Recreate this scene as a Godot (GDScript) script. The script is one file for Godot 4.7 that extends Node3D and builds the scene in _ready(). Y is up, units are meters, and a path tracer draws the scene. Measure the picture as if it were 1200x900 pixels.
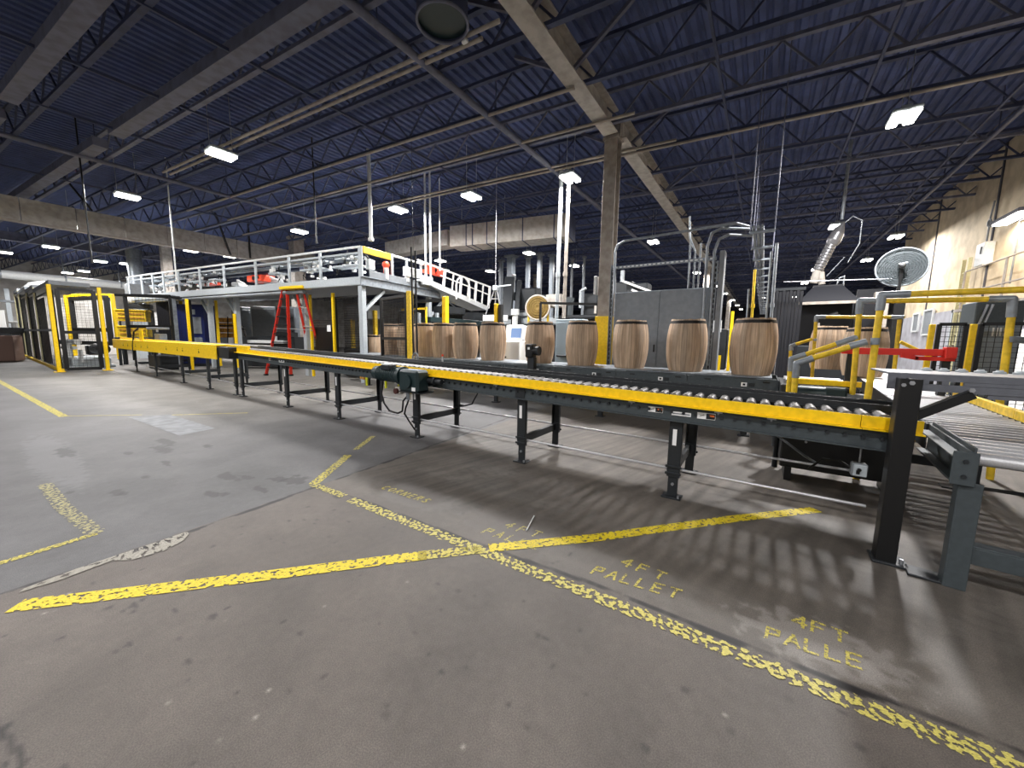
extends Node3D

# ---------------------------------------------------------------- shapes
class Shape:
	var v := PackedVector3Array()
	var n := PackedVector3Array()
	var c := PackedColorArray()
	var u := PackedVector2Array()
	var col := Color.WHITE
	var cuts := []            # where each solid of the shape begins
	var inside := 0
	func tri(a: Vector3, b: Vector3, d: Vector3, na: Vector3, nb: Vector3, nd: Vector3, ua := Vector2.ZERO, ub := Vector2.ZERO, ud := Vector2.ZERO) -> void:
		if (b - a).cross(d - a).dot(na + nb + nd) > 0.0:
			v.append_array([a, d, b]); n.append_array([na, nd, nb]); u.append_array([ua, ud, ub])
		else:
			v.append_array([a, b, d]); n.append_array([na, nb, nd]); u.append_array([ua, ub, ud])
		c.append_array([col, col, col])
	func quad(a: Vector3, b: Vector3, d: Vector3, e: Vector3, nn: Vector3, uvs := []) -> void:
		if uvs.is_empty():
			uvs = [Vector2(0, 0), Vector2(1, 0), Vector2(1, 1), Vector2(0, 1)]
		tri(a, b, d, nn, nn, nn, uvs[0], uvs[1], uvs[2])
		tri(a, d, e, nn, nn, nn, uvs[0], uvs[2], uvs[3])
	func face(pts: Array, out: Vector3) -> void:       # a flat convex polygon whose front looks along out
		var nn: Vector3 = (pts[1] - pts[0]).cross(pts[2] - pts[0]).normalized()
		if nn.dot(out) < 0:
			nn = -nn
		for i in range(1, pts.size() - 1):
			tri(pts[0], pts[i], pts[i + 1], nn, nn, nn)
	func box(at: Vector3, s: Vector3, b := 0.0, t := Basis.IDENTITY) -> Shape:
		if inside == 0:
			cuts.append(v.size())
		var h := s * 0.5
		b = minf(b, minf(h.x, minf(h.y, h.z)) * 0.6)
		var ax := [Vector3.RIGHT, Vector3.UP, Vector3.BACK]
		for k in 3:
			var p: Vector3 = ax[k]
			var q: Vector3 = ax[(k + 1) % 3]
			var r: Vector3 = ax[(k + 2) % 3]
			var hp := h[k]
			var hq := h[(k + 1) % 3] - b
			var hr := h[(k + 2) % 3] - b
			for sg in [-1.0, 1.0]:
				quad(at + t * (p * hp * sg + q * hq + r * hr), at + t * (p * hp * sg - q * hq + r * hr), at + t * (p * hp * sg - q * hq - r * hr), at + t * (p * hp * sg + q * hq - r * hr), t * (p * sg))
			if b > 0.0:
				for s1 in [-1.0, 1.0]:
					for s2 in [-1.0, 1.0]:
						var e0: Vector3 = p * s1 * (h[k] - b) + q * s2 * h[(k + 1) % 3]
						var e1: Vector3 = p * s1 * h[k] + q * s2 * (h[(k + 1) % 3] - b)
						quad(at + t * (e0 + r * hr), at + t * (e1 + r * hr), at + t * (e1 - r * hr), at + t * (e0 - r * hr), t * (p * s1 + q * s2).normalized())
		if b > 0.0:
			for sx in [-1.0, 1.0]:
				for sy in [-1.0, 1.0]:
					for sz in [-1.0, 1.0]:
						face([at + t * Vector3(sx * h.x, sy * (h.y - b), sz * (h.z - b)), at + t * Vector3(sx * (h.x - b), sy * h.y, sz * (h.z - b)), at + t * Vector3(sx * (h.x - b), sy * (h.y - b), sz * h.z)], t * Vector3(sx, sy, sz))
		return self
	func look(d: Vector3, up := Vector3.UP) -> Basis:
		d = d.normalized()
		if absf(d.dot(up)) > 0.98:
			up = Vector3.RIGHT
		var x := up.cross(d).normalized()
		return Basis(x, d.cross(x), d)
	func bar(a: Vector3, e: Vector3, w: float, h: float, b := 0.0, up := Vector3.UP) -> Shape:
		return box((a + e) * 0.5, Vector3(w, h, a.distance_to(e)), b, look(e - a, up))
	func tube(a: Vector3, e: Vector3, r: float, k := 10, r2 := -1.0, caps := true) -> Shape:
		if inside == 0:
			cuts.append(v.size())
		if r2 < 0.0:
			r2 = r
		var t := look(e - a)
		for i in k:
			var d0 := t * Vector3(cos(TAU * i / k), sin(TAU * i / k), 0)
			var d1 := t * Vector3(cos(TAU * (i + 1) / k), sin(TAU * (i + 1) / k), 0)
			tri(a + d0 * r, a + d1 * r, e + d1 * r2, d0, d1, d1)
			tri(a + d0 * r, e + d1 * r2, e + d0 * r2, d0, d1, d0)
			if caps:
				tri(a, a + d0 * r, a + d1 * r, -t.z, -t.z, -t.z)
				tri(e, e + d0 * r2, e + d1 * r2, t.z, t.z, t.z)
		return self
	func path(p: Array, r: float, k := 8) -> Shape:
		if inside == 0:
			cuts.append(v.size())
		inside += 1
		for i in p.size() - 1:
			tube(p[i], p[i + 1], r, k, -1.0, i == 0 or i == p.size() - 2)
			if i > 0:
				ball(p[i], r, k)
		inside -= 1
		return self
	func ball(at: Vector3, r: float, k := 8) -> Shape:
		if inside == 0:
			cuts.append(v.size())
		var half := maxi(k / 2, 3)
		for i in half:
			for j in k:
				var f := func(a: int, b: int) -> Vector3: return Vector3(sin(PI * a / half) * cos(TAU * b / k), cos(PI * a / half), sin(PI * a / half) * sin(TAU * b / k))
				var p0: Vector3 = f.call(i, j)
				var p1: Vector3 = f.call(i + 1, j)
				var p2: Vector3 = f.call(i + 1, j + 1)
				var p3: Vector3 = f.call(i, j + 1)
				tri(at + p0 * r, at + p1 * r, at + p2 * r, p0, p1, p2)
				tri(at + p0 * r, at + p2 * r, at + p3 * r, p0, p2, p3)
		return self
	func lathe(prof: Array, at := Vector3.ZERO, k := 24, t := Basis.IDENTITY) -> Shape:   # profile of (radius, height)
		if inside == 0:
			cuts.append(v.size())
		for i in prof.size() - 1:
			var a: Vector2 = prof[i]
			var b: Vector2 = prof[i + 1]
			var d := (b - a).normalized()
			for j in k:
				var c0 := Vector3(cos(TAU * j / k), 0, sin(TAU * j / k))
				var c1 := Vector3(cos(TAU * (j + 1) / k), 0, sin(TAU * (j + 1) / k))
				var m0 := t * (c0 * d.y - Vector3.UP * d.x)
				var m1 := t * (c1 * d.y - Vector3.UP * d.x)
				var q0 := at + t * (c0 * a.x + Vector3.UP * a.y)
				var q1 := at + t * (c1 * a.x + Vector3.UP * a.y)
				var q2 := at + t * (c1 * b.x + Vector3.UP * b.y)
				var q3 := at + t * (c0 * b.x + Vector3.UP * b.y)
				if a.x > 0.0001:
					tri(q0, q1, q2, m0, m1, m1)
				if b.x > 0.0001:
					tri(q0, q2, q3, m0, m1, m0)
		return self
	func ring(at: Vector3, R: float, r: float, t := Basis.IDENTITY, k := 28, m := 6, from := 0.0, to := TAU) -> Shape:
		if inside == 0:
			cuts.append(v.size())
		for i in k:
			var a0 := from + (to - from) * i / k
			var a1 := from + (to - from) * (i + 1) / k
			for j in m:
				var f := func(a: float, b: float) -> Array:
					var o := Vector3(cos(a), 0, sin(a))
					var nn := o * cos(b) + Vector3.UP * sin(b)
					return [at + t * (o * R + nn * r), t * nn]
				var p0: Array = f.call(a0, TAU * j / m)
				var p1: Array = f.call(a1, TAU * j / m)
				var p2: Array = f.call(a1, TAU * (j + 1) / m)
				var p3: Array = f.call(a0, TAU * (j + 1) / m)
				tri(p0[0], p1[0], p2[0], p0[1], p1[1], p2[1])
				tri(p0[0], p2[0], p3[0], p0[1], p2[1], p3[1])
		return self
	func groups() -> Array:          # solids that touch belong together; the rest are pieces of their own
		var boxes := []
		for i in cuts.size():
			var e: int = cuts[i + 1] if i + 1 < cuts.size() else v.size()
			var ab := AABB(v[cuts[i]], Vector3.ZERO)
			for k in range(cuts[i], e):
				ab = ab.expand(v[k])
			boxes.append(ab.grow(0.004))
		var own := range(cuts.size())
		for i in cuts.size():
			for j in i:
				if boxes[i].intersects(boxes[j]):
					var from: int = own[i]
					var to: int = own[j]
					for k in own.size():
						if own[k] == from:
							own[k] = to
		return own
	func piece(own: Array, which: int) -> Shape:
		var o := Shape.new()
		for i in cuts.size():
			if own[i] == which:
				var b: int = 0 if i == 0 else cuts[i]
				var e: int = cuts[i + 1] if i + 1 < cuts.size() else v.size()
				o.v.append_array(v.slice(b, e))
				o.n.append_array(n.slice(b, e))
				o.c.append_array(c.slice(b, e))
				o.u.append_array(u.slice(b, e))
		return o
	func mesh() -> ArrayMesh:
		var a := []
		a.resize(Mesh.ARRAY_MAX)
		a[Mesh.ARRAY_VERTEX] = v
		a[Mesh.ARRAY_NORMAL] = n
		a[Mesh.ARRAY_COLOR] = c
		a[Mesh.ARRAY_TEX_UV] = u
		var m := ArrayMesh.new()
		m.add_surface_from_arrays(Mesh.PRIMITIVE_TRIANGLES, a)
		return m

# ---------------------------------------------------------------- naming
var M := {}

func sh() -> Shape:
	return Shape.new()

func V(x: float, y: float, z: float) -> Vector3:
	return Vector3(x, y, z)

func put(called: String, m: Mesh, mat: Material, parent: Node, at := Vector3.ZERO) -> MeshInstance3D:
	var o := MeshInstance3D.new()
	o.name = called
	o.mesh = m
	o.material_override = mat
	o.position = at
	parent.add_child(o, true)
	return o

func part(called: String, s: Shape, mat: Material, parent: Node, whole := false) -> MeshInstance3D:
	if parent != self and not whole and s.cuts.size() > 1:
		var own := s.groups()
		var kinds := []
		for q in own:
			if not q in kinds:
				kinds.append(q)
		if kinds.size() > 1 and kinds.size() <= 60:
			var first: MeshInstance3D
			for q in kinds:
				var o := put(called, s.piece(own, q).mesh(), mat, parent)
				if first == null:
					first = o
			return first
	return put(called, s.mesh(), mat, parent)

func stuff(o: Node) -> void:
	o.set_meta("kind", "stuff")

func thing(called: String, label: String, category: String, at := Vector3.ZERO, turn := 0.0, group := "") -> Node3D:
	var o := Node3D.new()
	o.name = called
	o.position = at
	o.rotation.y = turn
	add_child(o, true)
	return tag(o, label, category, group)

func tag(o: Node3D, label: String, category: String, group := "") -> Node3D:
	o.set_meta("label", label)
	o.set_meta("category", category)
	if group:
		o.set_meta("group", group)
	return o

func struct(called: String, label: String, category := "") -> Node3D:
	var o := Node3D.new()
	o.name = called
	add_child(o, true)
	o.set_meta("kind", "structure")
	o.set_meta("label", label)
	o.set_meta("category", category if category else called.get_slice("_", 0))
	return o

# ---------------------------------------------------------------- materials
func mat(c: Color, rough := 0.6, metal := 0.0) -> StandardMaterial3D:
	var m := StandardMaterial3D.new()
	m.albedo_color = c
	m.roughness = rough
	m.metallic = metal
	m.metallic_specular = 0.5
	return m

func noise_tex(seed_: int, freq: float, lo: Color, hi: Color, size := 256, mid := 0.5) -> NoiseTexture2D:
	var f := FastNoiseLite.new()
	f.seed = seed_
	f.frequency = freq
	f.fractal_octaves = 5
	var t := NoiseTexture2D.new()
	t.width = size
	t.height = size
	t.seamless = true
	t.noise = f
	var g := Gradient.new()
	g.offsets = PackedFloat32Array([mid - 0.25, mid + 0.25])
	g.colors = PackedColorArray([lo, hi])
	t.color_ramp = g
	return t

func worn(c: Color, rough: float, metal: float, tex: Texture2D, scale := 1.0) -> StandardMaterial3D:
	var m := mat(c, rough, metal)
	m.albedo_texture = tex
	m.uv1_triplanar = true
	m.uv1_world_triplanar = true
	m.uv1_scale = Vector3.ONE * scale
	return m

func make_materials() -> void:
	var dirt := noise_tex(3, 0.02, Color(0.86, 0.85, 0.84), Color(1, 1, 1), 256, 0.42)
	var fine := noise_tex(5, 0.06, Color(0.94, 0.94, 0.94), Color(1, 1, 1), 256)
	M.yellow = worn(Color(1.0, 0.83, 0.03), 0.42, 0.0, fine, 0.9)
	M.yellow_worn = worn(Color(0.93, 0.78, 0.16), 0.5, 0.0, dirt, 2.0)
	M.frame = worn(Color(0.27, 0.30, 0.315), 0.5, 0.15, fine, 1.3)
	M.frame_dark = worn(Color(0.14, 0.155, 0.17), 0.5, 0.15, fine, 1.3)
	M.black = mat(Color(0.045, 0.048, 0.055), 0.4)
	M.rubber = mat(Color(0.03, 0.03, 0.032), 0.7)
	M.roller = worn(Color(0.50, 0.49, 0.48), 0.45, 0.35, fine, 4.0)
	M.roller_bright = worn(Color(0.80, 0.80, 0.81), 0.30, 0.45, fine, 5.0)
	M.steel = worn(Color(0.70, 0.71, 0.73), 0.35, 0.7, fine, 2.0)
	M.galv = worn(Color(0.58, 0.61, 0.64), 0.42, 0.35, dirt, 1.2)
	M.lightgrey = worn(Color(0.70, 0.73, 0.75), 0.5, 0.0, fine, 1.0)
	M.white = worn(Color(0.86, 0.87, 0.87), 0.5, 0.0, fine, 1.0)
	M.bright = mat(Color(0.93, 0.93, 0.92), 0.45)
	M.panelgrey = worn(Color(0.52, 0.55, 0.58), 0.45, 0.0, fine, 0.4)
	M.boxgrey = worn(Color(0.48, 0.50, 0.52), 0.5, 0.0, fine, 0.4)
	M.tan = worn(Color(0.70, 0.68, 0.65), 0.7, 0.0, dirt, 0.6)
	M.column = worn(Color(0.65, 0.62, 0.585), 0.7, 0.0, dirt, 0.7)
	M.deck = worn(Color(0.28, 0.33, 0.50), 0.75, 0.0, dirt, 0.35)  # blue carries the lens flare haze, put into the deck colour
	M.joist = worn(Color(0.23, 0.26, 0.37), 0.7, 0.0, dirt, 0.6)  # same flare haze mixed into the joist colour as extra blue
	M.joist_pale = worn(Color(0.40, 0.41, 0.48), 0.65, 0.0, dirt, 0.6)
	M.cream = worn(Color(0.83, 0.76, 0.64), 0.75, 0.0, dirt, 0.25)
	M.wallgrey = worn(Color(0.66, 0.66, 0.69), 0.7, 0.0, dirt, 0.25)
	M.walldark = worn(Color(0.30, 0.30, 0.33), 0.8, 0.0, dirt, 0.2)
	M.wallpale = worn(Color(0.78, 0.77, 0.75), 0.8, 0.0, dirt, 0.2)
	M.post_pale = worn(Color(0.80, 0.77, 0.60), 0.5, 0.0, fine, 1.0)
	M.frame_mid = worn(Color(0.40, 0.41, 0.44), 0.45, 0.1, fine, 1.0)
	M.hose_grey = mat(Color(0.50, 0.50, 0.51), 0.35, 0.6)
	M.red = mat(Color(0.80, 0.13, 0.08), 0.4)
	M.ladder = mat(Color(0.78, 0.16, 0.09), 0.45)
	M.orange = mat(Color(0.95, 0.30, 0.16), 0.45)
	M.blue = worn(Color(0.07, 0.13, 0.36), 0.4, 0.0, fine, 0.8)
	M.teal = worn(Color(0.10, 0.18, 0.19), 0.45, 0.1, fine, 4.0)
	M.wood_board = worn(Color(0.78, 0.56, 0.20), 0.6, 0.0, noise_tex(9, 0.03, Color(0.65, 0.6, 0.5), Color(1, 1, 1)), 1.0)
	M.curtain = mat(Color(0.07, 0.075, 0.10), 0.45)
	M.cardboard = mat(Color(0.52, 0.42, 0.38), 0.8)
	M.hoop = mat(Color(0.10, 0.085, 0.08), 0.5, 0.5)
	M.sticker = mat(Color(0.93, 0.93, 0.93), 0.5)
	M.sticker_orange = mat(Color(0.85, 0.42, 0.18), 0.5)
	M.screen = mat(Color(0.30, 0.36, 0.45), 0.25)
	M.screen.emission_enabled = true
	M.screen.emission = Color(0.55, 0.70, 0.95)
	M.screen.emission_energy_multiplier = 0.35
	M.lamp = mat(Color(1, 1, 1), 0.4)
	M.lamp.emission_enabled = true
	M.lamp.emission = Color(1.0, 0.985, 0.95)
	M.lamp.emission_energy_multiplier = LAMP_GLOW
	M.wood = wood_material()
	M.wicker = worn(Color(0.66, 0.55, 0.26), 0.7, 0.0, noise_tex(21, 0.09, Color(0.35, 0.3, 0.2), Color(1, 1, 1)), 1.5)
	M.paint_new = paint_material(31, Color(0.95, 0.85, 0.16), 0.22, 0.06)
	M.paint_mid = paint_material(32, Color(0.86, 0.80, 0.36), 0.40, 0.15)
	M.paint_old = paint_material(33, Color(0.86, 0.81, 0.42), 0.48, 0.35)
	M.paint_pale = paint_material(34, Color(0.72, 0.69, 0.50), 0.50)
	M.chip = paint_material(35, Color(0.66, 0.64, 0.59), 0.28)

func wood_material() -> StandardMaterial3D:
	var f := FastNoiseLite.new()
	f.seed = 11
	f.frequency = 0.02
	f.fractal_octaves = 4
	var im := Image.create(512, 256, false, Image.FORMAT_RGB8)
	for j in 256:
		for i in 512:
			var g := f.get_noise_2d(i * 3.0, j * 0.22) * 0.5 + 0.5
			var k := f.get_noise_2d(i * 0.9 + 900.0, j * 0.6) * 0.5 + 0.5
			var w := clampf(0.74 + 0.34 * g - 0.12 * k, 0.0, 1.0)
			im.set_pixel(i, j, Color(w, w * (0.96 + 0.03 * g), w * (0.90 + 0.07 * g)))
	var m := mat(Color.WHITE, 0.7)
	m.albedo_texture = ImageTexture.create_from_image(im)
	m.vertex_color_use_as_albedo = true
	return m

func paint_material(seed_: int, c: Color, bare: float, edge := 0.3) -> StandardMaterial3D:   # floor paint, chipped away where the noise is low
	var f := FastNoiseLite.new()
	f.seed = seed_
	f.frequency = 0.05
	f.fractal_octaves = 5
	var im := Image.create(512, 256, false, Image.FORMAT_RGBA8)
	for j in 256:
		for i in 512:
			var g := f.get_noise_2d(i * 0.9, j * 0.22) * 1.0 + 0.5
			var e := absf(j / 255.0 - 0.5) * 2.0
			g -= edge * pow(e, 5.0)
			var w := 0.86 + 0.28 * (f.get_noise_2d(i * 2.0 + 700.0, j * 2.0))
			im.set_pixel(i, j, Color(c.r * w, c.g * w, c.b * w, 1.0 if g > bare else 0.0))
	var m := mat(Color.WHITE, 0.6)
	m.albedo_texture = ImageTexture.create_from_image(im)
	m.transparency = BaseMaterial3D.TRANSPARENCY_ALPHA_SCISSOR
	m.alpha_scissor_threshold = 0.5
	return m

# ---------------------------------------------------------------- floor picture: concrete tone, cracks, stains
const FX0 := -26.0
const FZ0 := -12.0
const FW := 32.0
const FH := 16.0
const FPX := 2048
const FPY := 1024
var fdata := PackedByteArray()
var fnoise := FastNoiseLite.new()

func blob(x: float, z: float, rx: float, rz: float, c: Color, amount: float, ragged := 0.5) -> void:
	var i0 := int((x - rx * 1.6 - FX0) / FW * FPX)
	var i1 := int((x + rx * 1.6 - FX0) / FW * FPX) + 1
	var j0 := int((z - rz * 1.6 - FZ0) / FH * FPY)
	var j1 := int((z + rz * 1.6 - FZ0) / FH * FPY) + 1
	for j in range(maxi(j0, 0), mini(j1, FPY - 1) + 1):
		for i in range(maxi(i0, 0), mini(i1, FPX - 1) + 1):
			var wx := FX0 + FW * (i + 0.5) / FPX
			var wz := FZ0 + FH * (j + 0.5) / FPY
			var d := Vector2((wx - x) / rx, (wz - z) / rz).length() + ragged * fnoise.get_noise_2d(wx * 900.0, wz * 900.0)
			var k := clampf((1.0 - d) * 4.0 + 0.5, 0.0, 1.0) * amount
			if k > 0.0:
				var p := (j * FPX + i) * 3
				fdata[p] = int(lerpf(fdata[p], c.r8, k))
				fdata[p + 1] = int(lerpf(fdata[p + 1], c.g8, k))
				fdata[p + 2] = int(lerpf(fdata[p + 2], c.b8, k))

func crack(pts: Array, r: float, amount := 0.75) -> void:
	for s in pts.size() - 1:
		var a: Vector2 = pts[s]
		var b: Vector2 = pts[s + 1]
		var steps := int(a.distance_to(b) / 0.02) + 1
		for i in steps:
			var q := a.lerp(b, float(i) / steps)
			var w := fnoise.get_noise_2d(q.x * 300.0, q.y * 300.0)
			blob(q.x + w * 0.02, q.y + w * 0.02, r * (1.0 + w), r * (1.0 + w), Color(0.13, 0.12, 0.12), amount * clampf(0.75 + w, 0.2, 1.0), 0.1)

func make_floor() -> void:
	fnoise.seed = 77
	fnoise.frequency = 0.01
	fnoise.fractal_octaves = 3
	var f := FastNoiseLite.new()
	f.seed = 4
	f.frequency = 0.006
	f.fractal_octaves = 6
	f.fractal_gain = 0.6
	var na := f.get_image(FPX, FPY, false, false, false).get_data()
	f.seed = 5
	f.frequency = 0.25
	f.fractal_octaves = 3
	var nb := f.get_image(FPX, FPY, false, false, false).get_data()
	f.seed = 6
	f.frequency = 0.02
	f.domain_warp_enabled = true
	f.fractal_octaves = 4
	var nc := f.get_image(FPX, FPY, false, false, false).get_data()
	fdata.resize(FPX * FPY * 3)
	for j in FPY:
		var z := FZ0 + FH * (j + 0.5) / FPY
		var xc := -3.39 + 0.055 * minf(z, 0.0)
		for i in FPX:
			var x := FX0 + FW * (i + 0.5) / FPX
			var k := j * FPX + i
			var w := 0.58 + 0.36 * na[k] / 255.0 + 0.12 * nb[k] / 255.0 + 0.24 * nc[k] / 255.0
			if x > -3.6 and x < 2.5 and z < -2.0 and z > -6.5:
				w += 0.22 * fnoise.get_noise_2d((x + 0.25 * z) * 900.0, z * 60.0) * smoothstep(-2.0, -2.7, z)
			var r := 0.420
			var g := 0.390
			var b := 0.366
			if x < xc:
				var t := smoothstep(-2.0, -3.4, z) * smoothstep(-4.0, -8.0, x)
				var pale := smoothstep(-0.8, -2.6, z + (x + 9.0) * 0.12) * smoothstep(-5.0, -9.0, x)
				r = 0.392 + 0.16 * pale
				g = 0.388 + 0.15 * pale
				b = 0.392 + 0.125 * pale
			elif z < -1.95:
				r = 0.425
				g = 0.398
				b = 0.370
			fdata[k * 3] = int(clampf(r * w * 255.0, 0, 255))
			fdata[k * 3 + 1] = int(clampf(g * w * 255.0, 0, 255))
			fdata[k * 3 + 2] = int(clampf(b * w * 255.0, 0, 255))
	var pale := Color(0.56, 0.55, 0.54)
	blob(-0.75, -2.15, 0.5, 0.2, Color(0.47, 0.45, 0.43), 0.4)
	blob(0.34, -2.2, 0.30, 0.17, Color(0.60, 0.58, 0.56), 0.55, 0.9)
	blob(-2.6, -2.2, 0.5, 0.2, Color(0.46, 0.44, 0.43), 0.35)
	blob(-1.5, -2.3, 0.4, 0.3, Color(0.45, 0.43, 0.42), 0.35)
	blob(-6.8, -0.45, 1.5, 0.18, Color(0.47, 0.47, 0.48), 0.5)
	var rng := RandomNumberGenerator.new()
	rng.seed = 8
	for k in 26:                              # faint tyre sweeps on the brown bay
		var x0 := rng.randf_range(-3.2, 1.2)
		for s in 14:
			blob(x0 + s * 0.07, -2.7 - s * 0.09, 0.07, 0.05, Color(0.50, 0.48, 0.45), 0.16, 0.6)
	var dark := Color(0.17, 0.165, 0.165)
	for q in [[-3.82, -1.74, 0.17, 0.13], [-3.98, -1.66, 0.12, 0.09], [-4.45, -1.4, 0.2, 0.09], [-4.25, -1.5, 0.1, 0.05], [-4.06, -1.14, 0.13, 0.06], [-3.98, -1.2, 0.06, 0.05],
			[-3.85, -1.44, 0.14, 0.05], [-4.8, -0.65, 0.14, 0.05], [-4.7, -0.68, 0.07, 0.04], [-6.2, -1.27, 0.3, 0.1], [-6.55, -1.4, 0.32, 0.08], [-6.95, -0.56, 0.36, 0.1], [-6.3, -1.0, 0.12, 0.05],
			[-5.5, -1.15, 0.16, 0.04], [-5.1, -0.9, 0.06, 0.04], [-5.13, -0.41, 0.05, 0.04], [-3.11, -1.77, 0.07, 0.04], [-5.9, -1.65, 0.14, 0.06], [-2.68, -0.38, 0.035, 0.018], [-2.62, -0.36, 0.03, 0.014],
			[-2.46, -0.49, 0.025, 0.014], [-2.25, -0.59, 0.028, 0.02], [-2.01, -0.43, 0.02, 0.016], [-2.35, -0.3, 0.02, 0.012], [-1.67, -0.49, 0.012, 0.01], [-2.7, -0.42, 0.03, 0.014]]:
		blob(q[0], q[1], q[2] * 0.8, q[3] * 0.72, dark, 0.5, 0.8)
	for k in 190:
		blob(rng.randf_range(-3.2, 1.6), rng.randf_range(-1.9, 1.2), rng.randf_range(0.006, 0.022), rng.randf_range(0.006, 0.016), Color(0.2, 0.19, 0.185), rng.randf_range(0.25, 0.7), 0.5)
	for k in 60:
		blob(rng.randf_range(-3.2, 1.4), rng.randf_range(-1.9, 0.8), 0.007, 0.006, Color(0.78, 0.76, 0.72), 0.6, 0.2)
	crack([Vector2(-3.39, 1.0), Vector2(-3.39, 0.02), Vector2(-3.40, -0.78), Vector2(-3.48, -1.74), Vector2(-3.53, -2.48), Vector2(-3.68, -4.18), Vector2(-3.9, -6.5)], 0.016)
	crack([Vector2(-2.9, -1.86), Vector2(-1.56, -1.915), Vector2(-0.71, -1.985), Vector2(0.13, -1.98), Vector2(0.86, -2.0), Vector2(3.0, -2.06)], 0.018, 0.85)
	crack([Vector2(-3.5, -1.8), Vector2(-2.9, -1.86)], 0.012, 0.4)
	crack([Vector2(-0.96, -2.3), Vector2(-0.98, -2.12), Vector2(-1.03, -1.98)], 0.007, 0.6)
	crack([Vector2(-2.4, 0.1), Vector2(-2.09, 0.04), Vector2(-1.96, 0.02), Vector2(-1.6, 0.3)], 0.012, 0.8)
	for q in [[-2.2, 0.04], [-2.0, 0.05], [-2.35, 0.1]]:
		blob(q[0], q[1], 0.016, 0.012, dark, 0.6, 0.6)
	var im := Image.create_from_data(FPX, FPY, false, Image.FORMAT_RGB8, fdata)
	var m := mat(Color.WHITE, 0.62)
	m.albedo_texture = ImageTexture.create_from_image(im)
	m.detail_enabled = true
	m.detail_blend_mode = BaseMaterial3D.BLEND_MODE_MUL
	m.detail_albedo = noise_tex(15, 0.2, Color(0.80, 0.80, 0.80), Color(1, 1, 1), 512)
	m.detail_uv_layer = BaseMaterial3D.DETAIL_UV_2
	var fl := struct("floor", "worn grey and brown concrete floor with cracks and dark oil spots")
	var s := sh()
	var a := []
	a.resize(Mesh.ARRAY_MAX)
	a[Mesh.ARRAY_VERTEX] = PackedVector3Array([V(FX0, 0, FZ0), V(FX0 + FW, 0, FZ0), V(FX0 + FW, 0, FZ0 + FH), V(FX0, 0, FZ0), V(FX0 + FW, 0, FZ0 + FH), V(FX0, 0, FZ0 + FH)])
	a[Mesh.ARRAY_NORMAL] = PackedVector3Array([Vector3.UP, Vector3.UP, Vector3.UP, Vector3.UP, Vector3.UP, Vector3.UP])
	a[Mesh.ARRAY_TEX_UV] = PackedVector2Array([Vector2(0, 0), Vector2(1, 0), Vector2(1, 1), Vector2(0, 0), Vector2(1, 1), Vector2(0, 1)])
	var w := Vector2(FW, FH) * 1.4
	a[Mesh.ARRAY_TEX_UV2] = PackedVector2Array([Vector2(0, 0), Vector2(w.x, 0), w, Vector2(0, 0), w, Vector2(0, w.y)])
	var me := ArrayMesh.new()
	me.add_surface_from_arrays(Mesh.PRIMITIVE_TRIANGLES, a)
	put("floor_slab", me, m, fl)
	var outer := worn(Color(0.44, 0.43, 0.42), 0.6, 0.0, noise_tex(16, 0.02, Color(0.8, 0.8, 0.8), Color(1, 1, 1)), 0.1)
	s.box(V((RX0 + FX0) / 2, -0.1, (RZ0 + RZ1) / 2), V(FX0 - RX0, 0.2, RZ1 - RZ0))
	s.box(V((FX0 + FW + RX1) / 2, -0.1, (RZ0 + RZ1) / 2), V(RX1 - FX0 - FW, 0.2, RZ1 - RZ0))
	s.box(V(FX0 + FW / 2, -0.1, (RZ0 + FZ0) / 2), V(FW, 0.2, FZ0 - RZ0))
	s.box(V(FX0 + FW / 2, -0.1, (FZ0 + FH + RZ1) / 2), V(FW, 0.2, RZ1 - FZ0 - FH))
	s.box(V(FX0 + FW / 2, -0.11, FZ0 + FH / 2), V(FW, 0.2, FH))
	part("floor_slab", s, outer, fl)

# a flat strip of floor paint through points (x, z)
func strip(called: String, label: String, pts: Array, w: float, m: Material, y := 0.003) -> void:
	var s := sh()
	var run := 0.0
	var side := []                       # mitred edge at each point
	for i in pts.size():
		var d0: Vector2 = (pts[i] - pts[maxi(i - 1, 0)]).normalized()
		var d1: Vector2 = (pts[mini(i + 1, pts.size() - 1)] - pts[i]).normalized()
		var d := (d0 + d1).normalized()
		var k := 1.0 / maxf(0.4, d.dot(d1 if i == 0 else d0))
		side.append(V(-d.y, 0, d.x) * w * 0.5 * k)
	for i in pts.size() - 1:
		var a := V(pts[i].x, y, pts[i].y)
		var b := V(pts[i + 1].x, y, pts[i + 1].y)
		var l := a.distance_to(b)
		var u0 := run / (w * 9.0)
		var u1 := (run + l) / (w * 9.0)
		s.quad(a - side[i], b - side[i + 1], b + side[i + 1], a + side[i], Vector3.UP, [Vector2(u0, 0), Vector2(u1, 0), Vector2(u1, 1), Vector2(u0, 1)])
		run += l
	tag(part(called, s, m, self), label, "floor marking")

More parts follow.
